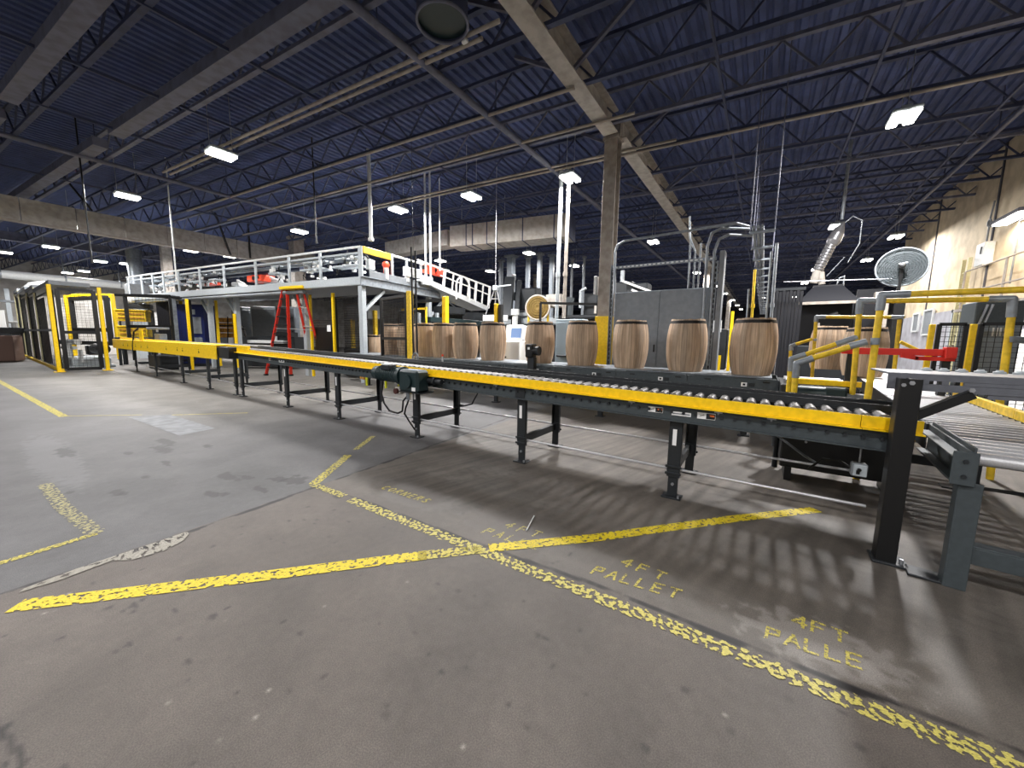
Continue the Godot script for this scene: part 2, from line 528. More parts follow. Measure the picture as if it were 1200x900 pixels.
var glyph := {
	"A": [[0, 0, 0.35, 1, 0.7, 0], [0.15, 0.42, 0.55, 0.42]], "C": [[0.65, 0.9, 0.3, 1, 0, 0.7, 0, 0.3, 0.3, 0, 0.65, 0.1]], "O": [[0, 0.3, 0, 0.75, 0.35, 1, 0.7, 0.75, 0.7, 0.3, 0.35, 0, 0, 0.3]],
	"R": [[0, 0, 0, 1, 0.55, 1, 0.6, 0.6, 0, 0.5], [0.2, 0.5, 0.65, 0]], "N": [[0, 0, 0, 1, 0.65, 0, 0.65, 1]], "E": [[0.6, 0, 0, 0, 0, 1, 0.6, 1], [0, 0.52, 0.5, 0.52]], "S": [[0, 0.1, 0.4, 0, 0.6, 0.25, 0.05, 0.7, 0.25, 1, 0.6, 0.92]],
	"P": [[0, 0, 0, 1, 0.6, 0.95, 0.6, 0.55, 0, 0.5]], "L": [[0, 1, 0, 0, 0.6, 0]], "T": [[0, 1, 0.7, 1], [0.35, 1, 0.35, 0]], "F": [[0, 0, 0, 1, 0.6, 1], [0, 0.52, 0.5, 0.52]], "4": [[0.55, 0, 0.55, 1, 0, 0.35, 0.75, 0.35]]}

func lettering(label: String, lines: Array, h: float, m: Material) -> void:   # lines of [words, x, z, letter pitch, slope]
	var t := thing("floor_lettering", label, "lettering")
	for l in lines:
		var words: String = l[0]
		var right := V(1, 0, l[4]).normalized()
		var up := V(0.12, 0, -1).normalized()
		for k in words.length():
			if words[k] == " ":
				continue
			var s := sh()
			var o: Vector3 = V(l[1], 0.003, l[2]) + right * (k * l[3])
			for stroke in glyph[words[k]]:
				for i in range(0, stroke.size() - 2, 2):
					var a: Vector3 = o + right * (stroke[i] * h * 0.85) + up * (stroke[i + 1] * h)
					var b: Vector3 = o + right * (stroke[i + 2] * h * 0.85) + up * (stroke[i + 3] * h)
					var d := (b - a).normalized()
					var q := V(-d.z, 0, d.x) * 0.0075
					var r: float = (k * 0.37 + i * 0.21 + l[1])
					s.quad(a - q - d * 0.006, b - q + d * 0.006, b + q + d * 0.006, a + q - d * 0.006, Vector3.UP, [Vector2(r, 0.2), Vector2(r + 0.25, 0.2), Vector2(r + 0.25, 0.45), Vector2(r, 0.45)])
			part("letter", s, m, t)

# ---------------------------------------------------------------- room
const RX0 := -48.0
const RX1 := 12.0
const RZ0 := -64.0
const RZ1 := 14.0
const DECK := 6.95
const LAMP_GLOW := 9.0
const LAMP_POWER := 17.0
const SLANT := -0.105         # the roof steel runs a few degrees off the line of the conveyors

func make_room() -> void:
	var cl := struct("ceiling", "dark ribbed metal roof deck on open web joists and steel beams")
	var s := sh()
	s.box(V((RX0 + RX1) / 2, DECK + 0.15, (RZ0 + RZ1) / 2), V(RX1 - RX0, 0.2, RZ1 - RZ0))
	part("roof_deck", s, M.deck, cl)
	s = sh()
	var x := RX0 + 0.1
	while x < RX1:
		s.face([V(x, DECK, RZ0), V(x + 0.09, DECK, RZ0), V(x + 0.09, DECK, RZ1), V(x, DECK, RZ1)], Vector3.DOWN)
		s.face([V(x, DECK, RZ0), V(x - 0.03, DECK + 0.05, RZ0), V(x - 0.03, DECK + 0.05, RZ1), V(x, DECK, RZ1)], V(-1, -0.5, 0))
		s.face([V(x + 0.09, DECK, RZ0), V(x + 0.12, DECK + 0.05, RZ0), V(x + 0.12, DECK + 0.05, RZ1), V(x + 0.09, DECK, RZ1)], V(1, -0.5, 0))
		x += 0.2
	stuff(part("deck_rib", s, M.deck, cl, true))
	# open web joists along x; every one a part
	var jm: ArrayMesh
	var k := 0
	var z := 9.0
	while z > RZ0 + 6.5:
		if jm == null:
			s = sh()
			for y in [6.08, 6.72]:
				s.bar(V(RX0, y, -SLANT * -(-RX0)) if false else V(RX0, y, SLANT * RX0), V(RX1, y, SLANT * RX1), 0.09, 0.06)
			var q := RX0
			var up := false
			while q < RX1 - 0.5:
				s.bar(V(q, 6.70 if up else 6.1, SLANT * q), V(q + 0.55, 6.1 if up else 6.70, SLANT * (q + 0.55)), 0.03, 0.03)
				up = not up
				q += 0.55
			jm = s.mesh()
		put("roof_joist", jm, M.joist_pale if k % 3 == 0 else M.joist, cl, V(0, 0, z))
		k += 1
		z -= 1.46
	# flat beams along x, girders and bridging along z
	for b in [-1.22, -2.72, 4.4]:
		s = sh()
		for a in [[-34.0, -13.9], [-12.9, 8.0]]:
			s.bar(V(a[0], 6.1, b - 1.05 + SLANT * a[0]), V(a[1], 6.1, b - 1.05 + SLANT * a[1]), 0.26, 0.2)
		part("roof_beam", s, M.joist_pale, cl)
	s = sh()
	s.box(V(-3.2, 6.03, -2.3), V(0.32, 0.03, 12.4))
	s.box(V(-3.2, 6.24, -2.3), V(0.04, 0.4, 12.4))
	s.box(V(-3.2, 6.46, -2.3), V(0.32, 0.03, 12.4))
	part("roof_girder", s, M.tan, cl)
	s = sh()
	s.box(V(-3.1, 6.03, -36.3), V(0.32, 0.03, 55.0))
	s.box(V(-3.1, 6.24, -36.3), V(0.04, 0.4, 55.0))
	s.box(V(-3.1, 6.46, -36.3), V(0.32, 0.03, 55.0))
	part("roof_girder", s, M.tan, cl)
	for g in [-32.0, 7.5]:
		s = sh()
		s.box(V(g, 6.03, -25), V(0.3, 0.03, 78.0))
		s.box(V(g, 6.25, -25), V(0.04, 0.4, 78.0))
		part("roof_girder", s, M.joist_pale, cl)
	for bx in [-7.6, -10.2, -12.6, -18.0, -26.0, -1.0, 1.2, 3.4, 5.6]:
		s = sh()
		s.box(V(bx, 6.05, -25), V(0.04, 0.05, 78.0))
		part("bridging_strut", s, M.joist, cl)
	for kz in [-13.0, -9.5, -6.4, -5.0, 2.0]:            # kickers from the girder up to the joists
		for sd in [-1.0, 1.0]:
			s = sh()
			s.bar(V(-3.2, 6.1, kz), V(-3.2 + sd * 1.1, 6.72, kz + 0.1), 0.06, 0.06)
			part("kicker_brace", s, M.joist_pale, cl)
	# columns
	var c := struct("column_1", "tan steel column with a yellow corner guard at its foot, behind the oak barrels", "column")
	s = sh()
	for dz in [-0.14, 0.14]:
		s.box(V(-3.22, 3.2, -8.75 + dz), V(0.30, 6.4, 0.025), 0.004)
	s.box(V(-3.22, 3.2, -8.75), V(0.025, 6.4, 0.27))
	s.box(V(-3.22, 6.0, -8.75), V(0.36, 0.06, 0.36))
	part("column_shaft", s, M.column, c)
	s = sh()
	s.box(V(-3.22, 1.0, -8.58), V(0.36, 2.05, 0.02), 0.004)
	s.box(V(-3.04, 1.0, -8.75), V(0.02, 2.05, 0.36), 0.004)
	s.box(V(-3.40, 1.0, -8.75), V(0.02, 2.05, 0.36), 0.004)
	part("column_guard", s, M.yellow, c)
	part("sign_plate", sh().box(V(-3.42, 2.75, -8.6), V(0.06, 0.42, 0.2), 0.005), M.white, c)
	for q in [["column_2", -20.8, -10.26, 0.55], ["column_3", -27.5, -6.6, 0.42], ["column_4", -3.2, -26.0, 0.34], ["column_5", -3.2, -34.5, 0.34], ["column_6", -3.2, -43.0, 0.34], ["column_7", -15.4, -26.0, 0.34]]:
		c = struct(q[0], "plain tan roof column standing in the depth of the hall", "column")
		s = sh()
		s.box(V(q[1], 3.3, q[2]), V(q[3], 6.6, q[3]), 0.02)
		part("column_shaft", s, M.column, c)
		s = sh()
		s.box(V(q[1], 6.55, q[2]), V(q[3] + 0.12, 0.1, q[3] + 0.12))
		part("column_cap", s, M.column, c)
	# walls
	var w := struct("wall_left", "pale far end wall beyond the mesh enclosure", "wall")
	part("wall_panel", sh().box(V(RX0 - 0.1, 1.9, (RZ0 + RZ1) / 2), V(0.2, 3.8, RZ1 - RZ0)), M.wallpale, w)
	part("wall_panel", sh().box(V(RX0 - 0.1, 5.4, (RZ0 + RZ1) / 2), V(0.2, 3.2, RZ1 - RZ0)), M.wallpale, w)
	w = struct("wall_back", "dim back wall at the far end of the hall", "wall")
	part("wall_panel", sh().box(V((RX0 + RX1) / 2, 3.5, RZ0 - 0.1), V(RX1 - RX0, 7.1, 0.2)), M.walldark, w)
	w = struct("wall_front", "wall behind the camera", "wall")
	part("wall_panel", sh().box(V((RX0 + RX1) / 2, 3.5, RZ1 + 0.1), V(RX1 - RX0, 7.1, 0.2)), M.wallpale, w)
	w = struct("wall_side", "outer side wall beyond the lit wall", "wall")
	part("wall_panel", sh().box(V(RX1 + 0.1, 3.5, (RZ0 + RZ1) / 2), V(0.2, 7.1, RZ1 - RZ0)), M.wallpale, w)
	w = struct("wall_right", "cream wall over a pale grey lower band, lit by a wall lamp, beside the yellow railing", "wall")
	part("upper_wall", sh().box(V(5.1, 4.75, -17.3), V(0.2, 4.3, 14.6)), M.cream, w)
	part("lower_wall", sh().box(V(5.08, 1.3, -17.3), V(0.24, 2.6, 14.6)), M.wallgrey, w)
	for pz in [-20.6, -16.2, -12.4]:
		part("wall_joint", sh().box(V(4.985, 4.75, pz), V(0.03, 4.3, 0.07)), M.walldark, w)
	var d := struct("door_1", "dark doorway in the pale grey lower wall behind the red beam", "door")
	part("door_frame", sh().box(V(4.93, 1.3, -17.75), V(0.08, 2.6, 0.1)).box(V(4.93, 1.3, -16.45), V(0.08, 2.6, 0.1)).box(V(4.93, 2.55, -17.1), V(0.08, 0.1, 1.4)), M.lightgrey, d)
	part("door_leaf", sh().box(V(4.92, 1.25, -17.1), V(0.06, 2.5, 1.2), 0.01), M.frame_dark, d)
	part("door_window", sh().box(V(4.88, 1.95, -16.85), V(0.03, 0.5, 0.45)), M.boxgrey, d)
	var n := 0
	for q in [[-21.3, 2.35, 0.7, 0.7], [-20.0, 2.3, 0.9, 0.9]]:
		n += 1
		var wi := struct("window_%d" % n, "small framed window in the pale grey lower wall, %s" % ["beside the dark post of the fan", "towards the doorway"][n - 1], "window")
		part("window_frame", sh().box(V(4.94, q[1] - q[3] / 2, q[0]), V(0.06, 0.06, q[2])).box(V(4.94, q[1] + q[3] / 2, q[0]), V(0.06, 0.06, q[2])).box(V(4.94, q[1], q[0] - q[2] / 2), V(0.06, q[3], 0.06)).box(V(4.94, q[1], q[0] + q[2] / 2), V(0.06, q[3], 0.06)), M.white, wi)
		part("window_pane", sh().box(V(4.95, q[1], q[0]), V(0.02, q[3], q[2])), M.boxgrey, wi)

func lamp(x: float, z: float, label: String, y := 5.6, power := 1.0, group := "high bay lamps under the roof") -> void:
	var t := thing("high_bay_lamp", label, "lamp", V(x, y, z), 0.0, group)
	if not M.has("lamp_body"):
		M.lamp_body = sh().box(V(0, 0.06, 0), V(0.40, 0.06, 0.56), 0.02).box(V(0, 0.12, 0), V(0.14, 0.07, 0.4), 0.01).mesh()
		M.lamp_face = sh().box(V(0, 0, 0), V(0.15, 0.05, 0.52), 0.02).mesh()
		M.lamp_cable = sh().tube(V(0, 0.14, -0.22), V(0, DECK - 5.6, -0.22), 0.008, 5).tube(V(0, 0.14, 0.22), V(0, DECK - 5.6, 0.22), 0.008, 5).mesh()
	put("housing", M.lamp_body, M.lightgrey, t)
	put("light_panel", M.lamp_face, M.lamp, t, V(-0.115, 0, 0))
	put("light_panel", M.lamp_face, M.lamp, t, V(0.115, 0, 0))
	put("hanging_cable", M.lamp_cable, M.steel, t)
	var l := AreaLight3D.new()
	l.name = "lamp_light"
	l.area_size = Vector2(0.38, 0.52)
	l.area_normalize_energy = true
	l.light_color = Color(1.0, 0.99, 0.985)
	l.light_energy = LAMP_POWER * power
	l.area_range = 60.0
	l.area_attenuation = 2.0
	l.shadow_enabled = true
	l.position = V(0, -0.04, 0)
	l.rotation.x = -PI / 2
	t.add_child(l, true)

func make_lamps() -> void:
	for q in [
		[-10.8, -3.75, "bright high bay lamp over the yellow far part of the conveyor, largest of its row"],
		[-16.5, -3.2, "high bay lamp second along the row over the conveyor, above the far yellow cover"],
		[-23.0, -2.95, "high bay lamp third along the row, in front of the tan roof bulkhead"],
		[-29.5, -2.8, "high bay lamp seen just under the tan bulkhead, above the mesh enclosure"],
		[-33.8, -1.6, "high bay lamp at the very edge, over the open floor beyond the enclosure"],
		[-24.2, -6.8, "high bay lamp under the bulkhead, beside the small tan column"],
		[-24.0, -8.4, "high bay lamp under the bulkhead, over the grey catwalk rail"],
		[-32.7, -4.9, "small high bay lamp over the long white duct, farther from the column"],
		[-32.3, -5.9, "small high bay lamp over the grey duct riser"],
		[-41.1, -4.5, "tiny high bay lamp low over the far wall, outer one of two"],
		[-38.9, -5.0, "tiny high bay lamp low over the far wall, inner one of two"],
		[-15.8, -7.95, "high bay lamp beside the tan column above the red stepladder"],
		[-10.3, -8.4, "high bay lamp above the yellow crossbar of the catwalk corner"],
		[-7.5, -8.8, "high bay lamp between the two white drop pipes and the big duct"],
		[-4.5, -9.2, "high bay lamp close beside the tan column with the yellow guard"],
		[-4.2, -16.7, "high bay lamp over the grey panel behind the barrels"],
		[-9.8, -15.8, "high bay lamp below the end of the tan duct"],
		[-9.2, -19.7, "high bay lamp beyond the vertical conduits, over the reel"],
		[1.8, -10.1, "large bright twin lamp over the cable tray hangers, by itself in the dark roof"],
		[1.8, -17.8, "twin lamp over the flexible silver exhaust duct"],
		[3.9, -20.6, "twin lamp over the round fan"],
		[3.9, -25.5, "small twin lamp beside the round fan"],
		[2.1, -27.3, "small twin lamp beside the lower end of the silver duct"],
		[2.0, -33.0, "small twin lamp under the lower end of the silver duct"],
		[-14.9, -14.9, "high bay lamp over the white catwalk railing, upper one of the cluster"],
		[-16.7, -17.0, "high bay lamp over the white catwalk railing, lower one of the cluster"],
		[-14.4, -18.7, "small high bay lamp between the grey posts behind the catwalk"],
		[-8.9, -29.7, "tiny far lamp showing over the top of the grey panel"],
		[-3.7, -25.3, "small far lamp between the conduits and the long tray"],
		[-3.4, -31.8, "second of the row of far lamps along the girder line"],
		[-3.1, -37.0, "third of the row of far lamps along the girder line"],
		[-2.9, -43.0, "fourth of the row of far lamps along the girder line"],
		[-2.8, -49.0, "fifth of the row of far lamps along the girder line"],
		[-2.7, -55.0, "last of the row of far lamps along the girder line"],
		[-0.4, -42.0, "far lamp under the end of the cable tray"],
		[-27.0, -15.0, "added lamp behind the catwalk over the grey cabinets, brightening the far background"],  # added fill lamp, lifts the dark area behind the catwalk
		[-37.0, -14.0, "added lamp behind the catwalk towards the far wall, brightening the far background"],  # second added fill lamp for the same dark area
		[2.0, -42.2, "far lamp beside the pale vertical conduits at the hood"]]:
		lamp(q[0], q[1], q[2], 5.6, 3.4 if q[0] == 1.8 and q[1] > -12.0 else (1.8 if q[1] < -8.0 and q[1] > -10.0 else (1.4 if q[0] < -20.0 else 1.0)))
	for x in [-16.0, -10.5, -5.1, 0.6, 4.6]:
		for z in [1.8, 7.8]:
			lamp(x, z, "high bay lamp behind the photographer, %s of the %s row" % [{-16.0: "first", -10.5: "second", -5.1: "third", 0.6: "fourth", 4.6: "fifth"}[x], "inner" if z < 4.0 else "outer"], 5.6, 0.8)
	var t := thing("wall_lamp", "bright lamp fixed high on the cream wall, lighting it from above", "lamp", V(4.72, 4.5, -14.45), 0.0)
	part("housing", sh().box(V(0.06, 0.09, 0), V(0.42, 0.08, 1.3), 0.02).box(V(0.2, 0.02, 0), V(0.1, 0.12, 0.3)), M.walldark, t)
	part("light_panel", sh().box(V(0, 0.02, -0.32), V(0.26, 0.05, 0.55), 0.02), M.lamp, t)
	part("light_panel", sh().box(V(0, 0.02, 0.32), V(0.26, 0.05, 0.55), 0.02), M.lamp, t)
	var l := AreaLight3D.new()
	l.name = "lamp_light"
	l.area_size = Vector2(0.3, 1.2)
	l.area_normalize_energy = true
	l.light_color = Color(1.0, 0.90, 0.76)
	l.light_energy = LAMP_POWER * 0.22
	l.area_range = 60.0
	l.shadow_enabled = true
	l.position = V(0, -0.03, 0)
	l.rotation.x = -PI / 2
	t.add_child(l, true)

func overhead() -> void:
	var s := sh()
	var d := V(1, 0, SLANT).normalized()
	# sprinkler and service pipes
	for q in [[-15.0, 0.055, "long pale pipe hung under the roof above the far yellow conveyor", 1.5, -13.0], [-5.05, 0.06, "long grey pipe hung under the roof past the round duct end", 3.0, -34.0], [3.75, 0.04, "thin straight pipe under the roof running towards the round fan", -3.0, -40.0]]:
		var t := thing("roof_pipe", q[2], "pipe", V(q[0], 5.98, 0))
		part("pipe_run", sh().tube(V(0, 0, q[3]), V(0, 0, q[4]), q[1], 8), M.joist_pale, t)
		s = sh()
		var z: float = q[3] - 1.0
		while z > q[4]:
			s.tube(V(0, 0, z), V(0, 0.9, z), 0.012, 5)
			z -= 2.9
		part("pipe_hanger", s, M.joist, t)
	var n := 0
	for q in [[-4.45, -14.4, -3.5, 5.97], [-4.60, -14.4, -3.9, 5.97], [-6.3, -18.0, -3.2, 5.97], [-7.55, -18.0, -2.5, 5.97], [-9.0, -20.0, -2.0, 5.97], [-9.2, -13.0, 8.0, 5.97]]:
		n += 1
		var a := V(q[1], q[3], q[0] + SLANT * (q[1] + 6.0))
		var b := V(q[2], q[3], q[0] + SLANT * (q[2] + 6.0))
		tag(part("roof_conduit", sh().tube(a, b, 0.032, 7), M.column, self), ["first of two thin conduits crossing under the roof beside the round duct end", "second of two thin conduits crossing under the roof beside the round duct end", "pale conduit crossing the roof before the tan column", "pale conduit crossing the roof just above the lamps of the catwalk", "conduit crossing the roof above the tan duct", "conduit crossing the roof behind the tan column"][n - 1], "conduit")
	# round duct end
	var t := thing("round_duct", "round open duct end with a grey rim hanging from the roof", "duct", V(-4.17, 5.92, -4.25))
	part("duct_rim", sh().ring(V(0, 0, 0), 0.36, 0.022), M.joist_pale, t)
	part("duct_sleeve", sh().lathe([Vector2(0.36, 0), Vector2(0.36, 1.0)], Vector3.ZERO, 28), M.joist, t)
	part("duct_damper", sh().lathe([Vector2(0.0, 0.05), Vector2(0.355, 0.05)], Vector3.ZERO, 28), M.teal, t)
	t = thing("small_sensor", "small white sensor box on the conduit by the round duct end", "sensor", V(-4.1, 5.90, -4.65))
	part("sensor_body", sh().box(Vector3.ZERO, V(0.1, 0.05, 0.06), 0.01), M.bright, t)
	part("sensor_mount", sh().tube(V(0, 0.02, 0), V(0, 0.08, 0), 0.012, 6), M.steel, t)
	# tan duct with sections
	t = thing("air_duct", "large tan rectangular air duct in flanged sections above the reel", "duct", V(-10.77, 5.5, -11.3), atan2(1.0, 4.6) * 1.0)
	var x := 0.0
	for w in [0.75, 0.28, 0.62, 0.42, 1.05, 1.2, 0.2, 0.36]:
		part("duct_section", sh().box(V(x + w / 2, 0, -0.45), V(w - 0.012, 0.8, 0.9), 0.012), M.tan, t)
		part("duct_flange", sh().box(V(x + w, 0, -0.45), V(0.035, 0.83, 0.93)), M.joist, t)
		x += w
	part("duct_hanger", sh().tube(V(0.3, 0.4, -0.45), V(0.3, 1.46, -0.45), 0.012, 5).tube(V(2.2, 0.4, -0.45), V(2.2, 1.46, -0.45), 0.012, 5).tube(V(4.4, 0.4, -0.45), V(4.4, 1.46, -0.45), 0.012, 5), M.steel, t)
	t = thing("low_air_duct", "lower tan air duct behind the catwalk, running on from the big duct", "duct", V(-15.0, 5.55, -11.4), 0.0)
	for k in 4:
		part("duct_section", sh().box(V(0.5 + k, -0.02, -0.3), V(0.985, 0.62, 0.6), 0.01), M.tan, t)
	part("duct_hanger", sh().tube(V(0.6, 0.28, -0.3), V(0.6, 1.41, -0.3), 0.012, 5).tube(V(3.3, 0.28, -0.3), V(3.3, 1.41, -0.3), 0.012, 5), M.steel, t)
	# tan bulkhead on the far side
	t = thing("roof_bulkhead", "long tan sheet bulkhead hung under the roof over the mesh enclosure", "bulkhead", V(-21.2, 5.55, 0))
	for k in 9:
		part("bulkhead_panel", sh().box(V(0, 0, -0.2 - 1.25 * k - 0.62), V(0.1, 0.78, 1.235), 0.01), M.tan, t)
	part("bottom_rail", sh().box(V(0.02, -0.41, -5.8), V(0.24, 0.06, 11.6)), M.column, t)
	part("hanger_strut", sh().bar(V(0.1, 0.4, -1.0), V(0.1, 1.4, -0.4), 0.06, 0.06).bar(V(0.1, 0.4, -3.1), V(0.1, 1.4, -2.5), 0.06, 0.06).bar(V(0.1, -0.4, -7.4), V(0.1, 1.4, -6.9), 0.06, 0.06).bar(V(0.1, -0.4, -8.2), V(0.1, 1.4, -8.2), 0.06, 0.06), M.black, t)
	# drop pipes from the roof
	n = 0
	for q in [[-10.13, -7.21, 4.35, 0.055], [-9.57, -8.89, 3.5, 0.03], [-9.40, -8.95, 3.3, 0.032], [-9.62, -9.6, 3.8, 0.02], [-16.04, -4.06, 3.2, 0.02], [-15.05, -2.1, 3.3, 0.018], [-10.9, -5.95, 4.1, 0.02]]:
		tag(part("drop_pipe", sh().tube(V(q[0], q[2], q[1]), V(q[0], 6.96, q[1]), q[3], 8).tube(V(q[0], q[2], q[1]), V(q[0], q[2] + 0.08, q[1]), q[3] * 1.5, 8), M.black if n > 4 else M.white, self), ["thick white drop pipe behind the yellow crossbar of the catwalk", "first of a close pair of white drop pipes by the catwalk end", "second of a close pair of white drop pipes by the catwalk end", "thin white drop pipe next to the close pair", "pale drop pipe reaching down to the far end of the catwalk", "dark drop cord in front of the tan bulkhead", "dark drop cord ending at the catwalk rail"][n], "pipe")
		n += 1
	# vertical conduits to the electrical cabinet
	n = 0
	for q in [[-4.93, 0.055], [-4.70, 0.05]]:
		tag(part("vertical_conduit", sh().tube(V(q[0], 2.05, -9.5), V(q[0] + 0.02, 6.02, -9.5), q[1], 10).tube(V(q[0], 3.2, -9.5), V(q[0], 3.32, -9.5), q[1] * 1.25, 10), M.lightgrey if n == 0 else M.column, self), ["paler of two tall conduits rising from the blue-grey electrical cabinet", "tan one of two tall conduits rising from the blue-grey electrical cabinet"][n], "conduit")
		n += 1

# ---------------------------------------------------------------- main roller conveyor
func top(x: float) -> float:
	return 0.955 + 0.017 * (0.5 - x)

func along(x: float, dy: float, z: float) -> Vector3:
	return V(x, top(x) + dy, z)

func conveyor_leg(t: Node3D, x: float, z: float, dy: float, label_plate := false) -> void:
	var h := top(x) + dy
	var f := 1.0 if z > -4.0 else -1.0
	var leg := part("leg", sh().box(V(x, (h + 0.2) / 2, z + 0.02 * f), V(0.11, h - 0.2, 0.012), 0.003).box(V(x - 0.05, (h + 0.2) / 2, z), V(0.012, h - 0.2, 0.05), 0.003).box(V(x + 0.05, (h + 0.2) / 2, z), V(0.012, h - 0.2, 0.05), 0.003), M.frame_dark, t)
	part("foot", sh().box(V(x, 0.17, z - 0.005 * f), V(0.085, 0.32, 0.03), 0.004).box(V(x, 0.008, z), V(0.17, 0.016, 0.13), 0.004), M.frame_dark, leg)
	part("clamp_bar", sh().box(V(x, 0.30, z + 0.03 * f), V(0.14, 0.022, 0.02), 0.004).box(V(x, 0.235, z + 0.03 * f), V(0.14, 0.022, 0.02), 0.004), M.frame_dark, leg)
	part("bolt", sh().tube(V(x, 0.13, z), V(x, 0.13, z + 0.025 * f), 0.014, 6).tube(V(x + 0.06, 0.016, z + 0.045), V(x + 0.06, 0.04, z + 0.045), 0.011, 6), M.steel, leg)
	if label_plate:
		part("label_sticker", sh().box(V(x - 0.006, h - 0.16, z + 0.029), V(0.034, 0.15, 0.003)), M.sticker, leg)

func sticker(t: Node3D, x: float, y: float, z: float, w: float, h: float, warn := true) -> void:
	var p := part("label_sticker", sh().box(V(x, y, z), V(w, h, 0.004)), M.sticker, t)
	if warn:
		part("warning_panel", sh().box(V(x + w * 0.24, y, z + 0.003), V(w * 0.48, h * 0.84, 0.003)), M.black, p)
		part("warning_strip", sh().box(V(x + w * 0.30, y + h * 0.12, z + 0.005), V(w * 0.3, h * 0.3, 0.002)), M.sticker_orange, p)
		part("warning_print", sh().bar(V(x - w * 0.36, y - h * 0.2, z + 0.004), V(x - w * 0.12, y + h * 0.25, z + 0.004), 0.006, 0.002).bar(V(x - w * 0.36, y + h * 0.05, z + 0.004), V(x - w * 0.1, y + h * 0.05, z + 0.004), 0.005, 0.002), M.black, p)
	else:
		part("barcode_print", sh().box(V(x, y, z + 0.003), V(w * 0.9, h * 0.3, 0.002)), M.boxgrey, p)

func make_conveyor() -> void:
	var t := thing("roller_conveyor", "long dark roller conveyor with yellow side guard crossing the floor on dark legs", "conveyor")
	var x0 := -10.35
	var x1 := 0.93
	var a := x0
	var k := 0
	for e in [-8.0, -6.2, -4.45, -3.75, -1.55, 0.62, 0.93]:       # guard lengths
		var sh_y := 0.018 if k == 3 else 0.0
		var g := sh()
		g.bar(along(a, -0.045 + sh_y / 2, -3.535), along(e - 0.003, -0.045 + sh_y / 2, -3.535), 0.012, 0.09 - sh_y, 0.002)
		g.bar(along(a, -0.088 + sh_y, -3.505), along(e - 0.003, -0.088 + sh_y, -3.505), 0.07, 0.01, 0.002)
		part("guard_rail", g, M.yellow, t)
		a = e
		k += 1
	var s := sh()
	s.bar(along(x0, -0.165, -3.55), along(x1 - 0.12, -0.165, -3.55), 0.012, 0.135, 0.003)
	s.bar(along(x0, -0.100, -3.57), along(x1 - 0.12, -0.100, -3.57), 0.05, 0.01)
	s.bar(along(x0, -0.232, -3.535), along(x1 - 0.12, -0.232, -3.535), 0.06, 0.012, 0.003)
	part("side_channel", s, M.frame, t, true)
	s = sh()
	s.bar(along(x0, -0.105, -4.46), along(x1, -0.105, -4.46), 0.012, 0.25, 0.003)
	s.bar(along(x0, -0.225, -4.44), along(x1, -0.225, -4.44), 0.06, 0.012, 0.003)
	part("side_channel", s, M.frame_dark, t)
	s = sh()
	s.bar(along(x0, 0.025, -3.80), along(x1, 0.025, -3.80), 0.012, 0.06, 0.003)
	s.bar(along(x0, 0.025, -4.06), along(x1, 0.025, -4.06), 0.012, 0.06, 0.003)
	s.bar(along(x0, -0.004, -3.775), along(x1, -0.004, -3.775), 0.05, 0.008, 0.003)
	part("guide_rail", s, M.frame_dark, t)
	var rm := sh().tube(V(0, 0, -3.56), V(0, 0, -4.44), 0.036, 14).tube(V(0, 0, -3.555), V(0, 0, -3.562), 0.03, 10).mesh()
	var am := sh().tube(V(0, -0.135, -3.54), V(0, -0.135, -3.522), 0.014, 6).mesh()
	var x := 0.74
	while x > x0 + 0.1:
		var r := put("roller", rm, M.roller, t, along(x, -0.019, 0))
		put("axle_bolt", am, M.frame_dark, r)
		x -= 0.0985
	k = 0
	for lx in [-0.6, -2.28, -4.1, -6.12, -7.97, -10.15, -10.5]:
		conveyor_leg(t, lx, -3.60, -0.235, k < 5)
		if k != 6:
			conveyor_leg(t, lx + 0.02, -4.43, -0.235)
			part("cross_brace", sh().box(V(lx, 0.27, -4.03), V(0.045, 0.09, 0.84), 0.004), M.frame_dark, t)
		k += 1
	part("splice_plate", sh().box(V(-2.28, top(-2.28) - 0.165, -3.54), V(0.13, 0.12, 0.01), 0.003), M.frame_dark, t)
	s = sh().tube(V(-10.3, 0.275, -3.625), V(0.72, 0.265, -3.625), 0.0125, 8)
	part("tie_rod", s, M.roller_bright, t)
	s = sh().tube(V(-10.3, 0.30, -4.46), V(0.8, 0.30, -4.46), 0.0125, 8)
	part("tie_rod", s, M.roller_bright, t)
	sticker(t, -0.78, top(-0.78) - 0.155, -3.538, 0.13, 0.05)
	sticker(t, -0.56, top(-0.56) - 0.165, -3.538, 0.16, 0.035, false)
	sticker(t, -0.36, top(-0.36) - 0.155, -3.538, 0.14, 0.055)
	sticker(t, -3.55, top(-3.55) - 0.155, -3.538, 0.12, 0.05)
	sticker(t, -8.0, top(-8.0) - 0.165, -3.538, 0.22, 0.04, false)
	sticker(t, -8.5, top(-8.5) - 0.155, -3.538, 0.1, 0.05)
	# clips under the guard
	s = sh()
	for cx in [-2.62, -2.05, -1.0, -0.27, 0.1]:
		s.bar(along(cx - 0.03, -0.108, -3.53), along(cx + 0.03, -0.108, -3.53), 0.02, 0.012).tube(along(cx, -0.13, -3.535), along(cx, -0.105, -3.535), 0.008, 6)
	part("guard_clip", s, M.steel, t)
	# gear motor on the near side
	var m := thing("gear_motor", "dark green gear motor hanging on the near side of the roller conveyor", "motor")
	var y := 0.93
	part("motor_body", sh().tube(V(-4.62, y, -3.37), V(-4.14, y - 0.01, -3.37), 0.105, 20).tube(V(-4.70, y + 0.003, -3.37), V(-4.62, y, -3.37), 0.095, 20, 0.105).tube(V(-4.14, y - 0.01, -3.37), V(-4.08, y - 0.01, -3.37), 0.13, 20), M.teal, m)
	var s2 := sh()
